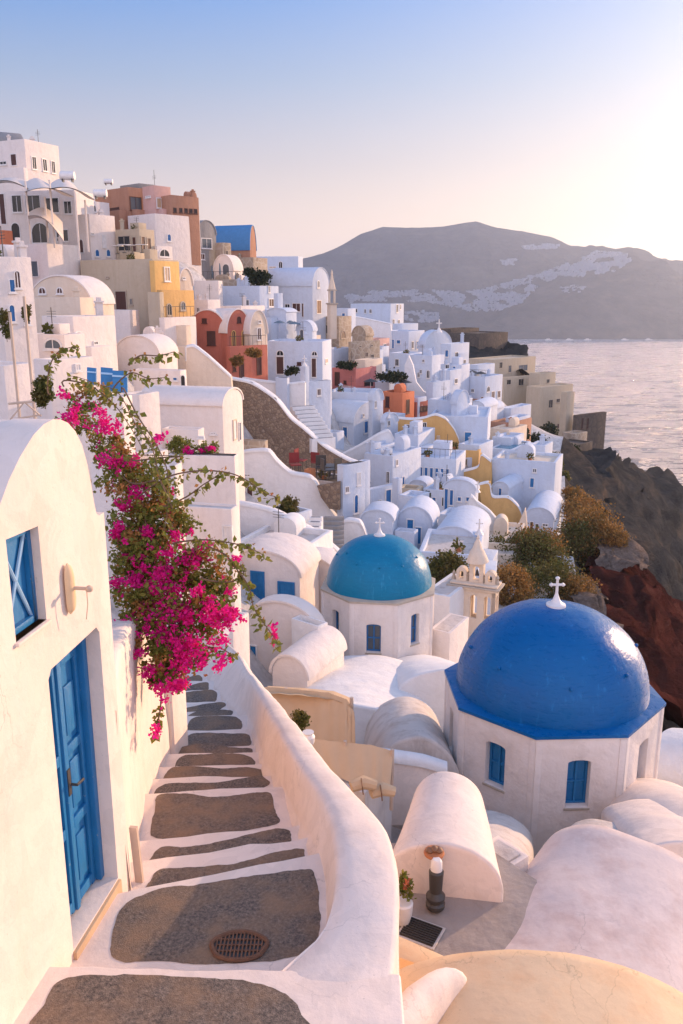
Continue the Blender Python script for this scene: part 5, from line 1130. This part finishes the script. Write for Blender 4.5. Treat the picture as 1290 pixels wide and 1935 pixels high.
for k, (dz, gx, hh) in enumerate(((0, .16, .1), (.12, .24, .08), (.22, .1, .1))):
    m = MB(); m.box(cen + UP*(zt+dz), LW+gx*2, RW+gx*2, hh, -th_); part('cornice', m, 'stone_trim' if k == 1 else 'cream', bt, bev=.02)
zz = zt+.32
for s_, w_, h_ in ((-.75, .55, .75), (.05, .75, 1.25), (.8, .55, .7)):
    c_ = cen + u*(-s_) ; m = MB(); a0 = c_ - u*(w_/2) - v*.2
    m.plate(a0, u, UP, [(0, zz), (w_, zz)] + [(w_/2+w_/2*cos(q), zz+h_-.25+.25*sin(q)) for q in [pi*i/10 for i in range(11)]], [archhole(w_/2, w_*.42, zz+.12, zz+h_*.72)[::-1]], v*.4)
    part('bell_arch', m, 'cream', bt, bev=.02)
    m = MB(); m.lathe(c_+UP*(zz+h_*.28), [(w_*.16, 0), (w_*.13, .05), (w_*.09, h_*.2), (.02, h_*.27)], 12); part('bell', m, 'metal_dark', bt)
m = MB(); c_ = cen - u*.05 + UP*(zz+1.2)
m.lathe(c_, [(.58, -.1), (.5, .15), (.48, .2), (.34, .55), (.26, .62), (.14, 1.0), (.06, 1.15), (.09, 1.22), (.05, 1.3), (.01, 1.36)], 10); part('spire', m, 'cream', bt, jit=.06)
for s_ in (-1.15, -.4, .45, 1.2):
    m = MB(); m.lathe(cen + u*s_ + UP*zz, [(.13, 0), (.1, .12), (.06, .25), (.1, .32), (.05, .42), (.01, .5)], 8); part('finial', m, 'stone_trim', bt, jit=.03)
# slim spire of the ridge church
P = pix(627, 598, 116); b2 = thing('belfry', 'slender pale stone belfry spire beside the tall lit gable on the ridge', 'bell tower', P - UP*2)
m = MB(); m.box(P-UP*3, 1.0, 1.0, 4.6, .5); part('base', m, 'cream', b2, bev=.05)
m = MB(); m.box(P+UP*1.6, 1.25, 1.25, .2, .5); part('cornice', m, 'stone_trim', b2); m = MB(); m.box(P+UP*3.4, 1.0, 1.0, .18, .5); part('cornice', m, 'stone_trim', b2)
for s_ in ((-.35, -.35), (.35, -.35), (.35, .35), (-.35, .35)): m = MB(); m.box(P+Vector((*s_, 1.8)), .22, .22, 1.6, .5); part('column', m, 'cream', b2)
m = MB(); m.lathe(P+UP*3.58, [(.5, 0), (.42, .5), (.2, 1.4), (.12, 2.0), (.16, 2.1), (.02, 2.6)], 10); part('spire', m, 'cream', b2)
# ================================================================== canvas screens
def cloth(label, top, bot, n=6, fold=.06, mat='canvas', posts=(), name='canvas_screen', cat='screen', sag=0, thick=.02):
    T = dens([pix(*p) for p in top], n); B = dens([pix(*p) for p in bot], n); k = min(len(T), len(B)); rows = []
    for j in range(11):
        t = j/10; row = []
        for i in range(k):
            p = T[i].lerp(B[i], t); dn = Vector((.4, -1, 0)).normalized()
            p = p + dn*(fold*sin(i*1.9+t*.6)*min(1, t*3+.2) + fold*.6*noise.noise(p*2.2)) - UP*(sag*sin(pi*t)*sin(pi*i/(k-1)))
            row.append(p)
        rows.append(row)
    c = sum(T, Vector())/len(T); o = thing(name, label, cat, (c.x, c.y, min(p.z for p in B)))
    m = MB().grid(rows); nv = len(m.v); back = [[p + Vector((.3, 1, -.3)).normalized()*thick for p in r] for r in rows]; m.grid(back)
    part('cloth', m, mat, o, smooth=80)
    for x, y0, y1, z, r in posts:
        p0 = pix(x, y0, z); p1 = Vector((p0.x, p0.y, vert_z(p0.x, p0.y, y1))); part('post', MB().tube([p0, p1], r, 8), 'metal_pale', o)
    return o
cloth('upper beige canvas windscreen hanging beyond the parapet', [(500, 1298, 23), (560, 1303, 22.5), (620, 1309, 22), (655, 1322, 21.6), (668, 1345, 21.4)], [(500, 1410, 22.4), (560, 1412, 22), (620, 1410, 21.5), (655, 1410, 21.1), (670, 1408, 20.9)], 6, .05, posts=((664, 1318, 1440, 21.5, .05), (540, 1300, 1440, 22.8, .05)))
cloth('upper canvas awning lying over the windscreen top', [(505, 1296, 24.5), (570, 1300, 24), (630, 1306, 23.6), (664, 1320, 23.4)], [(505, 1310, 22.6), (570, 1314, 22), (630, 1322, 21.8), (668, 1336, 21.4)], 6, .03, name='canvas_awning', cat='awning')
cloth('lower peach canvas windscreen with a lashed post at its right end', [(580, 1396, 19.6), (640, 1402, 19.4), (700, 1408, 19.2), (742, 1420, 19)], [(600, 1450, 19.2), (650, 1474, 18.8), (700, 1480, 18.6), (738, 1486, 18.4)], 6, .05, posts=((741, 1416, 1530, 18.9, .045), (652, 1400, 1500, 19.3, .04)))
H('pale terrace floor block with benches below the canvas screens', 560, 690, 742, 1500, 1600, 18.4, 30, 'weathered_plaster')
for k, (x, y, z) in enumerate(((664, 1488, 17.6), (700, 1500, 17.8))):
    q = pix(x, y, z); o = thing('bundle', ['rolled beige canvas bundle on the terrace beside the parapet', 'second rolled canvas bundle nearer the lashed post'][k], 'canvas roll', q)
    part('roll', MB().tube([q, q+Vector((.25, .1, .05)), q+Vector((.5, .1, -.02))], [.12, .15, .11], 10), 'canvas', o, jit=.04)
    part('tie', MB().tube([q+Vector((.2, .02, .2)), q+Vector((.22, -.12, .1)), q+Vector((.24, -.1, -.1))], .015, 5), 'brown_wood', o)
# ================================================================== sail awnings and poles, top left
def sail(label, pts, sag=.6):
    P4 = [pix(*p) for p in pts]; rows = []; n = 10
    for j in range(n+1):
        t = j/n; row = []
        for i in range(n+1):
            s = i/n; p = P4[0].lerp(P4[1], s).lerp(P4[3].lerp(P4[2], s), t); row.append(p + UP*sag*(sin(pi*s)*.9 - .5*sin(pi*t)))
        rows.append(row)
    m = MB().grid(rows); m.grid([[p-UP*.05 for p in r] for r in rows]); return single('sail_awning', m, 'sail_cloth', label, 'awning', 'sail awnings of the hilltop restaurant', smooth=80)
sail('sail awning farthest left over the hilltop restaurant', [(-30, 352, 78.0), (46, 352, 78.0), (60, 346, 85.8), (-20, 346, 85.8)])
sail('wide middle sail awning between the two tallest poles', [(46, 362, 76.7), (140, 372, 75.4), (92, 348, 85.8), (46, 346, 85.8)])
sail('right sail awning slanting down to the shuttered house', [(94, 356, 78.0), (180, 378, 78.0), (140, 350, 85.8), (96, 346, 85.8)])
sail('lower curved sail awning over the dark arch', [(52, 408, 76.0), (120, 455, 75.4), (118, 420, 80.6), (56, 400, 80.6)], .9)
for k, (x, y0, y1, z) in enumerate(((47, 342, 462, 78.0), (93, 340, 462, 76.7), (141, 362, 484, 76.7), (84, 372, 462, 78.7), (160, 378, 470, 79.3), (18, 590, 790, 27), (45, 560, 790, 27))):
    p0 = pix(x, y0, z); p1 = Vector((p0.x, p0.y, vert_z(p0.x, p0.y, y1)-.3)); lab = ['awning pole left of the dark arch under the sails', 'tallest awning pole between the two big sails', 'awning pole on the right end of the terrace block', 'thin awning pole just left of the tallest pole', 'short awning pole by the shuttered house', 'leftmost thin scaffold pole above the cottage roof', 'right thin scaffold pole above the cottage roof'][k]
    o = single('pole', MB().tube([p1, p0], .10 if z > 40 else .05, 8), 'sail_cloth' if z > 40 else 'metal_pale', lab, 'pole', 'poles at the upper left')
m = MB(); a = pix(16, 763, 26.5); b = pix(75, 757, 27); q = thing('scaffold_rail', 'pale crossed rails of a low scaffold above the cottage roof', 'scaffold', a)
part('rail', MB().tube([a, b], .04, 6), 'metal_pale', q); part('rail', MB().tube([a-UP*.5, b-UP*.45], .03, 6), 'metal_pale', q); part('brace', MB().tube([a-UP*.5, a.lerp(b, .5), b-UP*.5], .03, 6), 'metal_pale', q)
# blue boards
for k, (x0, x1, y0, y1, z) in enumerate(((164, 181, 694, 728, 38), (190, 212, 694, 740, 37.5), (212, 240, 700, 742, 37.2))):
    p = [pix(x0, y0, z), pix(x1, y0+2, z+.1), pix(x1, y1, z+.1), pix(x0, y1, z)]; o = thing('blue_gate', ['left narrow blue board gate above the bougainvillea', 'middle blue board gate above the bougainvillea', 'right blue board gate above the bougainvillea'][k], 'gate', p[3])
    part('board', MB().prism(p, (.02, .08, 0)), 'blue_wood', o)
    part('rail', MB().prism([p[0].lerp(p[3], .2)-Vector((0, .03, 0)), p[1].lerp(p[2], .2)-Vector((0, .03, 0)), p[1].lerp(p[2], .28)-Vector((0, .03, 0)), p[0].lerp(p[3], .28)-Vector((0, .03, 0))], (0, .028, 0)), 'pale_blue', o)
# ================================================================== plants
def leafquads(m, pts, size, rs, up=.3, droop=0):
    V_, F_2 = m.v, m.f
    for p in pts:
        d = Vector((rs.gauss(0, 1), rs.gauss(0, 1), rs.gauss(0, 1)+up-droop)).normalized(); s = d.orthogonal().normalized(); s = Matrix.Rotation(rs.uniform(0, 6.28), 3, d) @ s
        k = size*rs.uniform(.6, 1.3); n = len(V_); nn = d.cross(s)*k*.12
        V_ += [p, p + d*k*.5 + s*k*.36 + nn, p + d*k, p + d*k*.5 - s*k*.36 + nn]; F_2.append((n, n+1, n+2, n+3))
def blobpts(c, r, n, rs, shell=.45, clump=.16):
    out = []; cl = []
    for _ in range(max(6, n//28)):
        d = Vector((rs.gauss(0, 1), rs.gauss(0, 1), rs.gauss(0, 1))).normalized(); q = rs.uniform(shell, 1.0)**.6 * (1+.22*noise.noise(d*2.1+c)); cl.append(Vector((d.x*r[0]*q, d.y*r[1]*q, d.z*r[2]*q)))
    rr = (r[0]+r[1]+r[2])/3
    for _ in range(n):
        a = rs.choice(cl); out.append(c + a + Vector((rs.gauss(0, 1), rs.gauss(0, 1), rs.gauss(0, 1)))*clump*rr)
    return out
def shrub(label, px, py, rx, ry, zc, mat, n=3500, leaf=.2, name='shrub', cat='shrub', group=None, trunk=True, seed=0):
    rs = random.Random(seed+int(px*7+py)); c = pix(px, py, zc); s = zc/F_; R = (rx*s, rx*s*.9, ry*s)
    o = thing(name, label, cat, c - UP*R[2], group)
    m = MB()
    for k in range(6):
        a = rs.uniform(0, 6.28); e = c + Vector((cos(a)*R[0]*.6, sin(a)*R[1]*.6, R[2]*rs.uniform(-.1, .6))); m.tube([c-UP*R[2]*1.2, (c-UP*R[2]*.4).lerp(e, .3), e], [.05*R[0], .035*R[0], .012*R[0]], 5)
    part('stem', m, 'bark', o)
    m = MB(); leafquads(m, blobpts(c, R, n, rs), leaf, rs); part('foliage', m, mat, o, smooth=0); return o
g_ = 'wild shrubs on the slope behind the belfry'
shrub('round fresh green bush between the teal dome and the belfry', 845, 1078, 34, 34, 48, 'shrub_green', 5000, .17)
for a in (('dark green shrub highest left behind the belfry spire', 955, 1050, 36, 26, 64, 'shrub_green', 4000, .2), ('large olive shrub with rusty crown behind the belfry', 1010, 1070, 52, 46, 62, 'shrub_green', 8000, .2), ('rusty topped shrub spilling over the upper edge of the large olive shrub', 1010, 1035, 40, 22, 63, 'shrub_rust', 4500, .18),
          ('rust brown shrub just right of the belfry', 965, 1120, 34, 36, 54, 'shrub_rust', 6000, .16), ('green brown shrub directly behind the white cross', 1040, 1120, 44, 42, 57, 'shrub_green', 6500, .17), ('rust shrub right of the white cross', 1085, 1135, 32, 36, 56, 'shrub_rust', 4500, .16),
          ('big russet bush on the cliff edge below the white houses', 1112, 1030, 50, 52, 72, 'shrub_rust', 8500, .22), ('dark green heart of the russet bush on the cliff edge', 1090, 1035, 34, 40, 71, 'shrub_green', 4500, .2), ('small rust bush on the path above the russet bush', 1100, 965, 30, 18, 82, 'shrub_rust', 2500, .2),
          ('small dry bush on the pale ledge', 1165, 1020, 18, 14, 70, 'shrub_rust', 1600, .16)): shrub(a[0], a[1], a[2]-4, a[3]*1.22, a[4]*1.25, *a[5:], group=g_)
for a in (('round dark tree below the beige cliff houses', 1044, 878, 17, 20, 108, 'shrub_green', 2500, .35), ('dark bush at the foot of the beige houses', 1012, 838, 20, 14, 118, 'tree_dark', 2000, .4), ('dark bush above the small pool', 985, 822, 14, 12, 112, 'tree_dark', 1500, .35), ('low dark bush beside the blue topped cluster of walls', 1035, 820, 18, 20, 140, 'tree_dark', 1500, .45),
          ('dark ivy bush beside the porch on the hill', 490, 527, 18, 12, 97, 'tree_dark', 1600, .3), ('dark bush above the stepped white house', 470, 520, 9, 12, 99, 'tree_dark', 800, .3), ('green bush in the planter terrace', 548, 955, 15, 18, 51, 'shrub_green', 1800, .14), ('small dark bush in the planter terrace corner', 528, 966, 8, 9, 51, 'tree_dark', 700, .12),
          ('hedge row on the planted terrace between pink and orange houses', 740, 712, 26, 7, 104, 'tree_dark', 1600, .3), ('dark roof garden on the pink house', 655, 690, 16, 4, 104, 'tree_dark', 1300, .3), ('small tree beside the swooping white wall', 930, 965, 1, 1, 70, 'shrub_green', 50, .2), ('dark bush by the brown thatched terrace', 805, 940, 9, 10, 70, 'tree_dark', 900, .2),
          ('climbing plant on the red lower storey', 447, 682, 12, 9, 76, 'shrub_rust', 900, .2), ('rusty vine over the dark door of the red house', 480, 668, 14, 6, 76, 'shrub_rust', 800, .2), ('green plant by the two brown doors', 550, 702, 14, 6, 84, 'tree_dark', 700, .25), ('potted plant at the left edge house front', 50, 592, 7, 16, 40, 'shrub_green', 900, .1), ('climber at the left edge beside the poles', 10, 610, 8, 30, 38, 'shrub_green', 1200, .1),
          ('dark scrub beyond the cottage roof', 80, 740, 16, 26, 20, 'shrub_green', 1500, .09), ('plant in the gap behind the parapet by the canvas', 566, 1362, 16, 20, 17.5, 'shrub_green', 1400, .06), ('trailing bush on the cliff path below the beige tower', 1062, 905, 12, 12, 100, 'shrub_green', 900, .3), ('rust scrub on the cliff below the white block', 1085, 935, 20, 14, 92, 'shrub_rust', 1200, .25), ('dark scrub on the fort slope', 1080, 850, 16, 8, 138, 'tree_dark', 700, .4)):
    if a[3] > 2: shrub(*a)
# white pot holding the plant behind the parapet and flower pot beside the small vault
q = pix(582, 1400, 17.2); m = MB(); m.lathe(q-UP*.1, [(.08, 0), (.13, .08), (.14, .2), (.1, .26), (.12, .3)], 16); single('flower_pot', m, 'white_paint', 'white urn shaped pot behind the parapet by the canvas', 'pot')
q = pixz(762, 1700, -7.6); o = thing('flower_pot', 'pale pot with an orange flowering plant between parapet and small vault', 'pot', q - UP*.35)
m = MB(); m.lathe(q-UP*.35, [(.08, 0), (.12, .15), (.13, .3), (.11, .32)], 14); part('pot', m, 'white_paint', o); rs = random.Random(5)
m = MB(); leafquads(m, blobpts(q+UP*.15, (.10, .10, .2), 350, rs), .05, rs); part('foliage', m, 'leaf_green', o, smooth=0)
m = MB(); leafquads(m, blobpts(q+UP*.28, (.09, .09, .1), 120, rs), .04, rs); part('blossom', m, 'orange', o, smooth=0)
# ------------------------------------------------------------------ the bougainvillea
rs = random.Random(11)
cB = pc + UP*.7; bo = thing('bougainvillea', 'huge magenta bougainvillea spilling over the garden wall beside the stairs', 'climbing plant', cB)
LEAF = MB(); RUST = MB(); PET = MB(); STEM = MB()
def addblob(px, py, rx, ry, zc, n, tgt, size, depth=.5, cl=.14, shell=.3):
    c = pix(px, py, zc); s = zc/F_
    leafquads(tgt, blobpts(c, (rx*s, max(.18, depth*(rx+ry)/2*s), ry*s), n, rs, shell, cl), size, rs, up=.1)
Zb = 10.2
BODY = [(222, 890, 42, 50, 10.9), (270, 930, 66, 60, 10.7), (250, 990, 46, 60, 10.4), (320, 1000, 60, 50, 10.5), (250, 1060, 38, 60, 10.2), (300, 1080, 70, 60, 10.2), (370, 1070, 52, 50, 10.2), (250, 1140, 34, 50, 9.9), (310, 1170, 62, 60, 9.9), (380, 1160, 50, 50, 10.0), (250, 1215, 28, 40, 9.7), (310, 1240, 46, 40, 9.7), (365, 1235, 34, 36, 9.8), (300, 1280, 20, 26, 9.6), (335, 1285, 22, 24, 9.6), (200, 850, 36, 34, 11.2), (150, 800, 34, 30, 11.6), (170, 755, 40, 26, 11.8), (415, 1110, 28, 34, 10.3)]
for x, y, rx, ry, z in BODY:
    ar = rx*ry; addblob(x, y, rx, ry, z, int(ar*.34), LEAF, .060, .55, .17); addblob(x, y-4, rx*.95, ry*.95, z, int(ar*.12), RUST, .055, .6, .17); addblob(x, y, rx, ry, z-.15, int(ar*.035), PET, .046, .6, .06)
FL = [(205, 806, 22, 18), (190, 780, 12, 10), (130, 790, 16, 12), (120, 745, 8, 8), (140, 780, 12, 8), (300, 830, 12, 8), (218, 870, 26, 10), (265, 925, 16, 10), (250, 870, 10, 8), (232, 955, 16, 12), (222, 1000, 14, 20), (255, 1100, 20, 14), (310, 1045, 14, 12), (300, 1095, 26, 24), (300, 1155, 32, 26), (345, 1160, 24, 22), (270, 1070, 14, 10), (362, 1065, 18, 16), (382, 1028, 16, 7), (232, 1190, 20, 18), (222, 1100, 10, 10), (350, 1215, 26, 18), (345, 1255, 20, 16), (310, 1300, 20, 14), (345, 1295, 18, 12), (410, 1170, 22, 18), (430, 1165, 18, 16), (445, 1170, 14, 14), (415, 1210, 14, 10), (420, 1250, 12, 9), (385, 1245, 12, 10), (300, 1205, 18, 12), (260, 1235, 14, 12), (275, 1270, 12, 10), (435, 1120, 8, 8), (296, 1378, 9, 6), (370, 1120, 14, 12), (395, 1140, 14, 10), (330, 1115, 20, 12), (285, 1010, 12, 10), (335, 1010, 10, 8), (445, 1060, 6, 6), (447, 1052, 4, 4), (512, 1195, 5, 5), (520, 1210, 5, 5)]
for x, y, rx, ry in FL:
    z = min(11.3, 9.25 + (1330-y)*.0030); ar = rx*ry; addblob(x, y, rx*1.15, ry*1.15, z, int(ar*.72)+25, PET, .046, .7, .22, .1)
SPR = [[(304, 1320, 9.5), (302, 1345, 9.4), (297, 1370, 9.3), (294, 1380, 9.3)],
       [(230, 900, 10.6), (300, 910, 10.2), (325, 960, 10), (300, 900, 10), (285, 840, 10.2), (255, 800, 10.4), (225, 745, 10.6), (190, 728, 10.8), (125, 722, 11)],
       [(270, 950, 10.4), (310, 905, 10), (370, 890, 9.8), (430, 893, 9.6), (470, 910, 9.5), (495, 930, 9.5), (508, 945, 9.5)],
       [(300, 960, 10.2), (350, 940, 10), (385, 915, 9.8), (410, 900, 9.8)],
       [(330, 1030, 10), (380, 1020, 9.8), (430, 1025, 9.6), (470, 1035, 9.5), (488, 1052, 9.5)],
       [(370, 1040, 9.9), (420, 1045, 9.7), (450, 1080, 9.6), (470, 1110, 9.5), (480, 1150, 9.5), (500, 1180, 9.5), (520, 1212, 9.5)],
       [(380, 1090, 9.8), (430, 1100, 9.7), (460, 1085, 9.6), (440, 1060, 9.7)],
       [(215, 740, 10.7), (245, 705, 10.6), (280, 715, 10.5), (312, 715, 10.5)], [(245, 690, 10.6), (265, 672, 10.6), (300, 672, 10.5), (328, 665, 10.5)],
       [(95, 745, 11), (92, 700, 11), (105, 670, 11), (125, 658, 11), (150, 665, 11)], [(120, 730, 11), (160, 725, 11), (200, 750, 10.8), (235, 790, 10.6), (262, 850, 10.5)],
       [(385, 1225, 9.8), (415, 1225, 9.7), (438, 1240, 9.6)], [(230, 740, 10.7), (262, 790, 10.5), (300, 850, 10.3), (318, 910, 10.1), (300, 1000, 10)], [(250, 870, 10.4), (300, 865, 10.3), (340, 862, 10.2), (220, 860, 10.6)]]
for sp_ in SPR:
    P = smoothclosed([pix(*p) for p in sp_], 6)[:-6]; P = P[:max(2, (len(sp_)-1)*6+1)]
    STEM.tube(P, [lerp(.012, .004, i/len(P)) for i in range(len(P))], 5)
    for p in P[4:]:
        for _ in range(3): leafquads(LEAF, [p + Vector((rs.gauss(0, .022), rs.gauss(0, .03), rs.gauss(-.02, .022)))], .085, rs, up=-.8)
        if rs.random() < .3: leafquads(RUST, [p + Vector((rs.gauss(0, .03), 0, rs.gauss(0, .03)))], .05, rs)
for a, b in (((296, 1330), (250, 1100)), ((300, 1320), (320, 1100)), ((290, 1340), (360, 1200)), ((285, 1300), (240, 950)), ((300, 1250), (400, 1140)), ((280, 1100), (230, 880))):
    p, q = pix(*a, 9.75), pix(*b, 10.5); STEM.tube([p+Vector((0, .35, 0)), p.lerp(q, .5)+Vector((.05, .3, .06)), q+Vector((0, .3, 0))], [.025, .018, .01], 6)
part('stem', STEM, 'bark', bo); part('foliage', LEAF, 'leaf_green', bo, smooth=0); part('bract_leaf', RUST, 'leaf_rust', bo, label='rusty and yellowing small leaves', smooth=0); part('blossom', PET, 'petal', bo, smooth=0)
o = thing('flower_bed', 'green and magenta flower bed on top of the sunlit terrace block', 'flower bed', pix(365, 870, 37)); m = MB(); m2 = MB()
for x, y, rx, ry in ((330, 858, 14, 22), (360, 850, 24, 18), (395, 850, 20, 12), (335, 835, 10, 10), (345, 872, 20, 8)):
    c = pix(x, y, 37); s = 37/F_; leafquads(m, blobpts(c, (rx*s, .4, ry*s), 500, rs), .13, rs)
for x, y in ((362, 855), (385, 850), (332, 872), (400, 848), (350, 848)):
    c = pix(x, y, 36.6); s = 37/F_; leafquads(m2, blobpts(c, (8*s, .25, 5*s), 130, rs, .1), .1, rs)
part('foliage', m, 'leaf_green', o, smooth=0); part('blossom', m2, 'petal', o, smooth=0)
# ================================================================== terrace furniture and small marks
def chair(label, px, py, zc, mat, rz, group=None, s=1):
    q = pix(px, py, zc); o = thing('chair', label, 'chair', q, group); R = Matrix.Rotation(rz, 3, 'Z')
    m = MB(); m.box(q+UP*.42*s, .5*s, .5*s, .07, rz); part('seat', m, mat, o)
    m = MB(); m.box(q+R@Vector((0, .23*s, .49*s)), .5*s, .06, .5*s, rz); part('backrest', m, mat, o)
    for x, y in ((-.21, -.21), (.21, -.21), (.21, .21), (-.21, .21)): m = MB(); m.box(q+R@Vector((x*s, y*s, 0)), .05, .05, .42*s, rz); part('leg', m, 'metal_dark', o)
def table(label, px, py, zc, mat, r=.45, group=None):
    q = pix(px, py, zc); o = thing('table', label, 'table', q, group); m = MB(); m.lathe(q+UP*.7, [(r, 0), (r, .05)], 16); part('table_top', m, mat, o)
    m = MB(); m.lathe(q, [(.22, 0), (.2, .04), (.04, .08), (.04, .7)], 10); part('base', m, 'metal_dark', o)
gch = 'chairs on the rubble wall terrace'
H('orange painted cabinet on the rubble wall terrace', 578, 588, 596, 888, 912, 59, 30, 'terracotta', cat='cabinet', name='cabinet', below=.1, solid=False)
H('paved terrace top behind the white rim beside the rubble wall', 545, 640, 682, 914, 930, 60, 35, 'weathered_plaster', rc='dark_stone', par=.1)
for k, a in enumerate(((558, 895, 61, 'red_cloth', .3), (568, 886, 62.5, 'red_cloth', 1.2), (606, 900, 61, 'metal_dark', 0), (618, 905, 60, 'metal_dark', 2), (632, 903, 61, 'metal_dark', 4), (600, 890, 64, 'red_cloth', 2.6))):
    chair(['red armchair at the left corner of the rubble wall terrace', 'red armchair behind the orange cabinet', 'black chair right of the orange cabinet', 'black chair in front of the round dark table', 'black chair at the right end of the rubble wall terrace', 'red armchair at the back against the rubble wall'][k], *a, group=gch, s=1.5)
table('round dark table among the black chairs on the rubble wall terrace', 624, 898, 62, 'metal_dark', .7)
def parasol(label, px, py, zc, mat, open_=True, s=1, group=None):
    q = pix(px, py, zc); o = thing('parasol', label, 'parasol', q-UP*2.2*s, group); part('pole', MB().tube([q-UP*2.2*s, q+UP*.1], .04*s, 6), 'white_paint', o)
    m = MB(); m.lathe(q-UP*.45*s, [(1.3*s, 0), (.8*s, .25*s), (.05, .5*s)] if open_ else [(.12*s, -1), (.2*s, -.6), (.12*s, .2), (.03, .5)], 8); part('canopy', m, mat, o, smooth=10)
for k, a in enumerate(((528, 606, 91), (543, 604, 93), (556, 608, 92))): parasol(['left grey blue parasol beside the tiny chapel', 'middle grey blue parasol beside the tiny chapel', 'right grey blue parasol beside the tiny chapel'][k], *a, 'grey_cloth', True, .55, 'grey blue parasols by the tiny chapel')
for k, a in enumerate(((400, 790-286, 103), (415, 500, 102), (445, 517, 103))): parasol(['folded parasol left of the porch arch', 'folded parasol just before the porch arch', 'folded parasol right of the porch arch'][k], *a, 'grey_cloth', False, .7, 'folded parasols by the porch')
for k, a in enumerate(((893, 700, 124), (908, 702, 123), (700, 716, 103), (765, 718, 104))): parasol(['left dark parasol on the trapezoid roof terrace', 'right dark parasol on the trapezoid roof terrace', 'dark parasol on the pink house', 'dark parasol over the planted terrace'][k], *a, 'metal_dark', True, .7)
for k, a in enumerate(((235, 478, 79), (250, 479, 79), (268, 478, 78.5), (222, 480, 80))): table(['white clothed table in the middle left of the yellow house roof', 'white clothed table in the middle right of the yellow house roof', 'white clothed table at the right end of the yellow house roof', 'white clothed table at the left end of the yellow house roof'][k], *a, 'white_paint', .6, 'restaurant tables on the yellow house roof')
def cross(label, px, py, zc, h):
    q = pix(px, py, zc); o = thing('cross', label, 'cross', q); part('foot', MB().lathe(q, [(h*.28, 0), (h*.2, h*.12), (h*.07, h*.35)], 12), 'white_paint', o)
    part('upright', MB().tube([q, q+UP*h], h*.05, 6), 'white_paint', o); part('arm', MB().tube([q+UP*h*.7-Vector((h*.22, 0, 0)), q+UP*h*.7+Vector((h*.22, 0, 0))], h*.05, 6), 'white_paint', o)
cross('white cross on the vault above the sea', 829, 628, 146, 2.2); cross('white cross on the wall end below the two brown doors', 575, 692, 79, 1.0); cross('little finial cross on the ledge of the long vault', 902, 930, 60, .8)
cross('tiny cross on the slanted gable house', 735, 790, 91, .9); cross('small cross finial on the garden wall near the belfry', 905, 1010, 52, 1.0)
def tank(label, px, py, zc, s=1, mat='white_paint'):
    q = pix(px, py, zc); o = thing('water_tank', label, 'water tank', q); m = MB(); m.tube([q+UP*.5*s-Vector((.6*s, 0, 0)), q+UP*.5*s+Vector((.6*s, 0, 0))], .35*s, 12); part('drum', m, mat, o)
    for x in (-.4, .4): m = MB(); m.box(q+Vector((x*s, 0, 0)), .08, .5*s, .3*s); part('leg', m, 'metal_dark', o)
tank('small water tank on the roof right of the top left house', 128, 344, 72); tank('water tank on the white box house near the shutters', 730, 862, 78, .9); tank('water tank on the mansion wing roof', 205, 350, 98, .8); tank('water drum on the flat house left of the pergola', 190, 376, 72, .9)
H('near white house wall behind the hanging bougainvillea', 320, 438, 450, 962, 1190, 27, 14, 'white_plaster', wins=[('L', 402, 1082, 12, 40, 'Aw'), ('L', 430, 1010, 5, 36, 'Ww')], par=.12)
H('low white roof below the near white house', 362, 440, 470, 1180, 1300, 25, 20)
H('lower white house behind the bougainvillea with plain walls', 170, 330, 345, 880, 1100, 24, 10)
H('white house with plain wall above the blue gates', 96, 230, 250, 750, 900, 30, 12)
H('white house between the blue gates and the long white house', 230, 262, 300, 745, 860, 42, 30)
H('white terrace house above the chairs corner', 240, 300, 320, 640, 700, 70, 20)
# ================================================================== the evening haze
m = MB(); x0, x1, y0, y1, z0, z1 = -3200, 5200, -700, 6000, -160, 330
m.prism([Vector((x0, y0, z0)), Vector((x1, y0, z0)), Vector((x1, y1, z0)), Vector((x0, y1, z0))], (0, 0, z1-z0))
hz_, nt_, b_ = newmat('haze'); nt_.nodes.remove(b_); pv = nt_.nodes.new('ShaderNodeVolumePrincipled'); pv.inputs['Color'].default_value = (.66, .78, 1, 1); pv.inputs['Density'].default_value = .00013; pv.inputs['Anisotropy'].default_value = .6
nt_.links.new(pv.outputs[0], nt_.nodes['Material Output'].inputs['Volume'])
hz = struct('haze', m, 'haze', smooth=0); hz['kind'] = 'stuff'; hz['label'] = 'pale evening haze over village, sea and far island'; hz['category'] = 'haze'
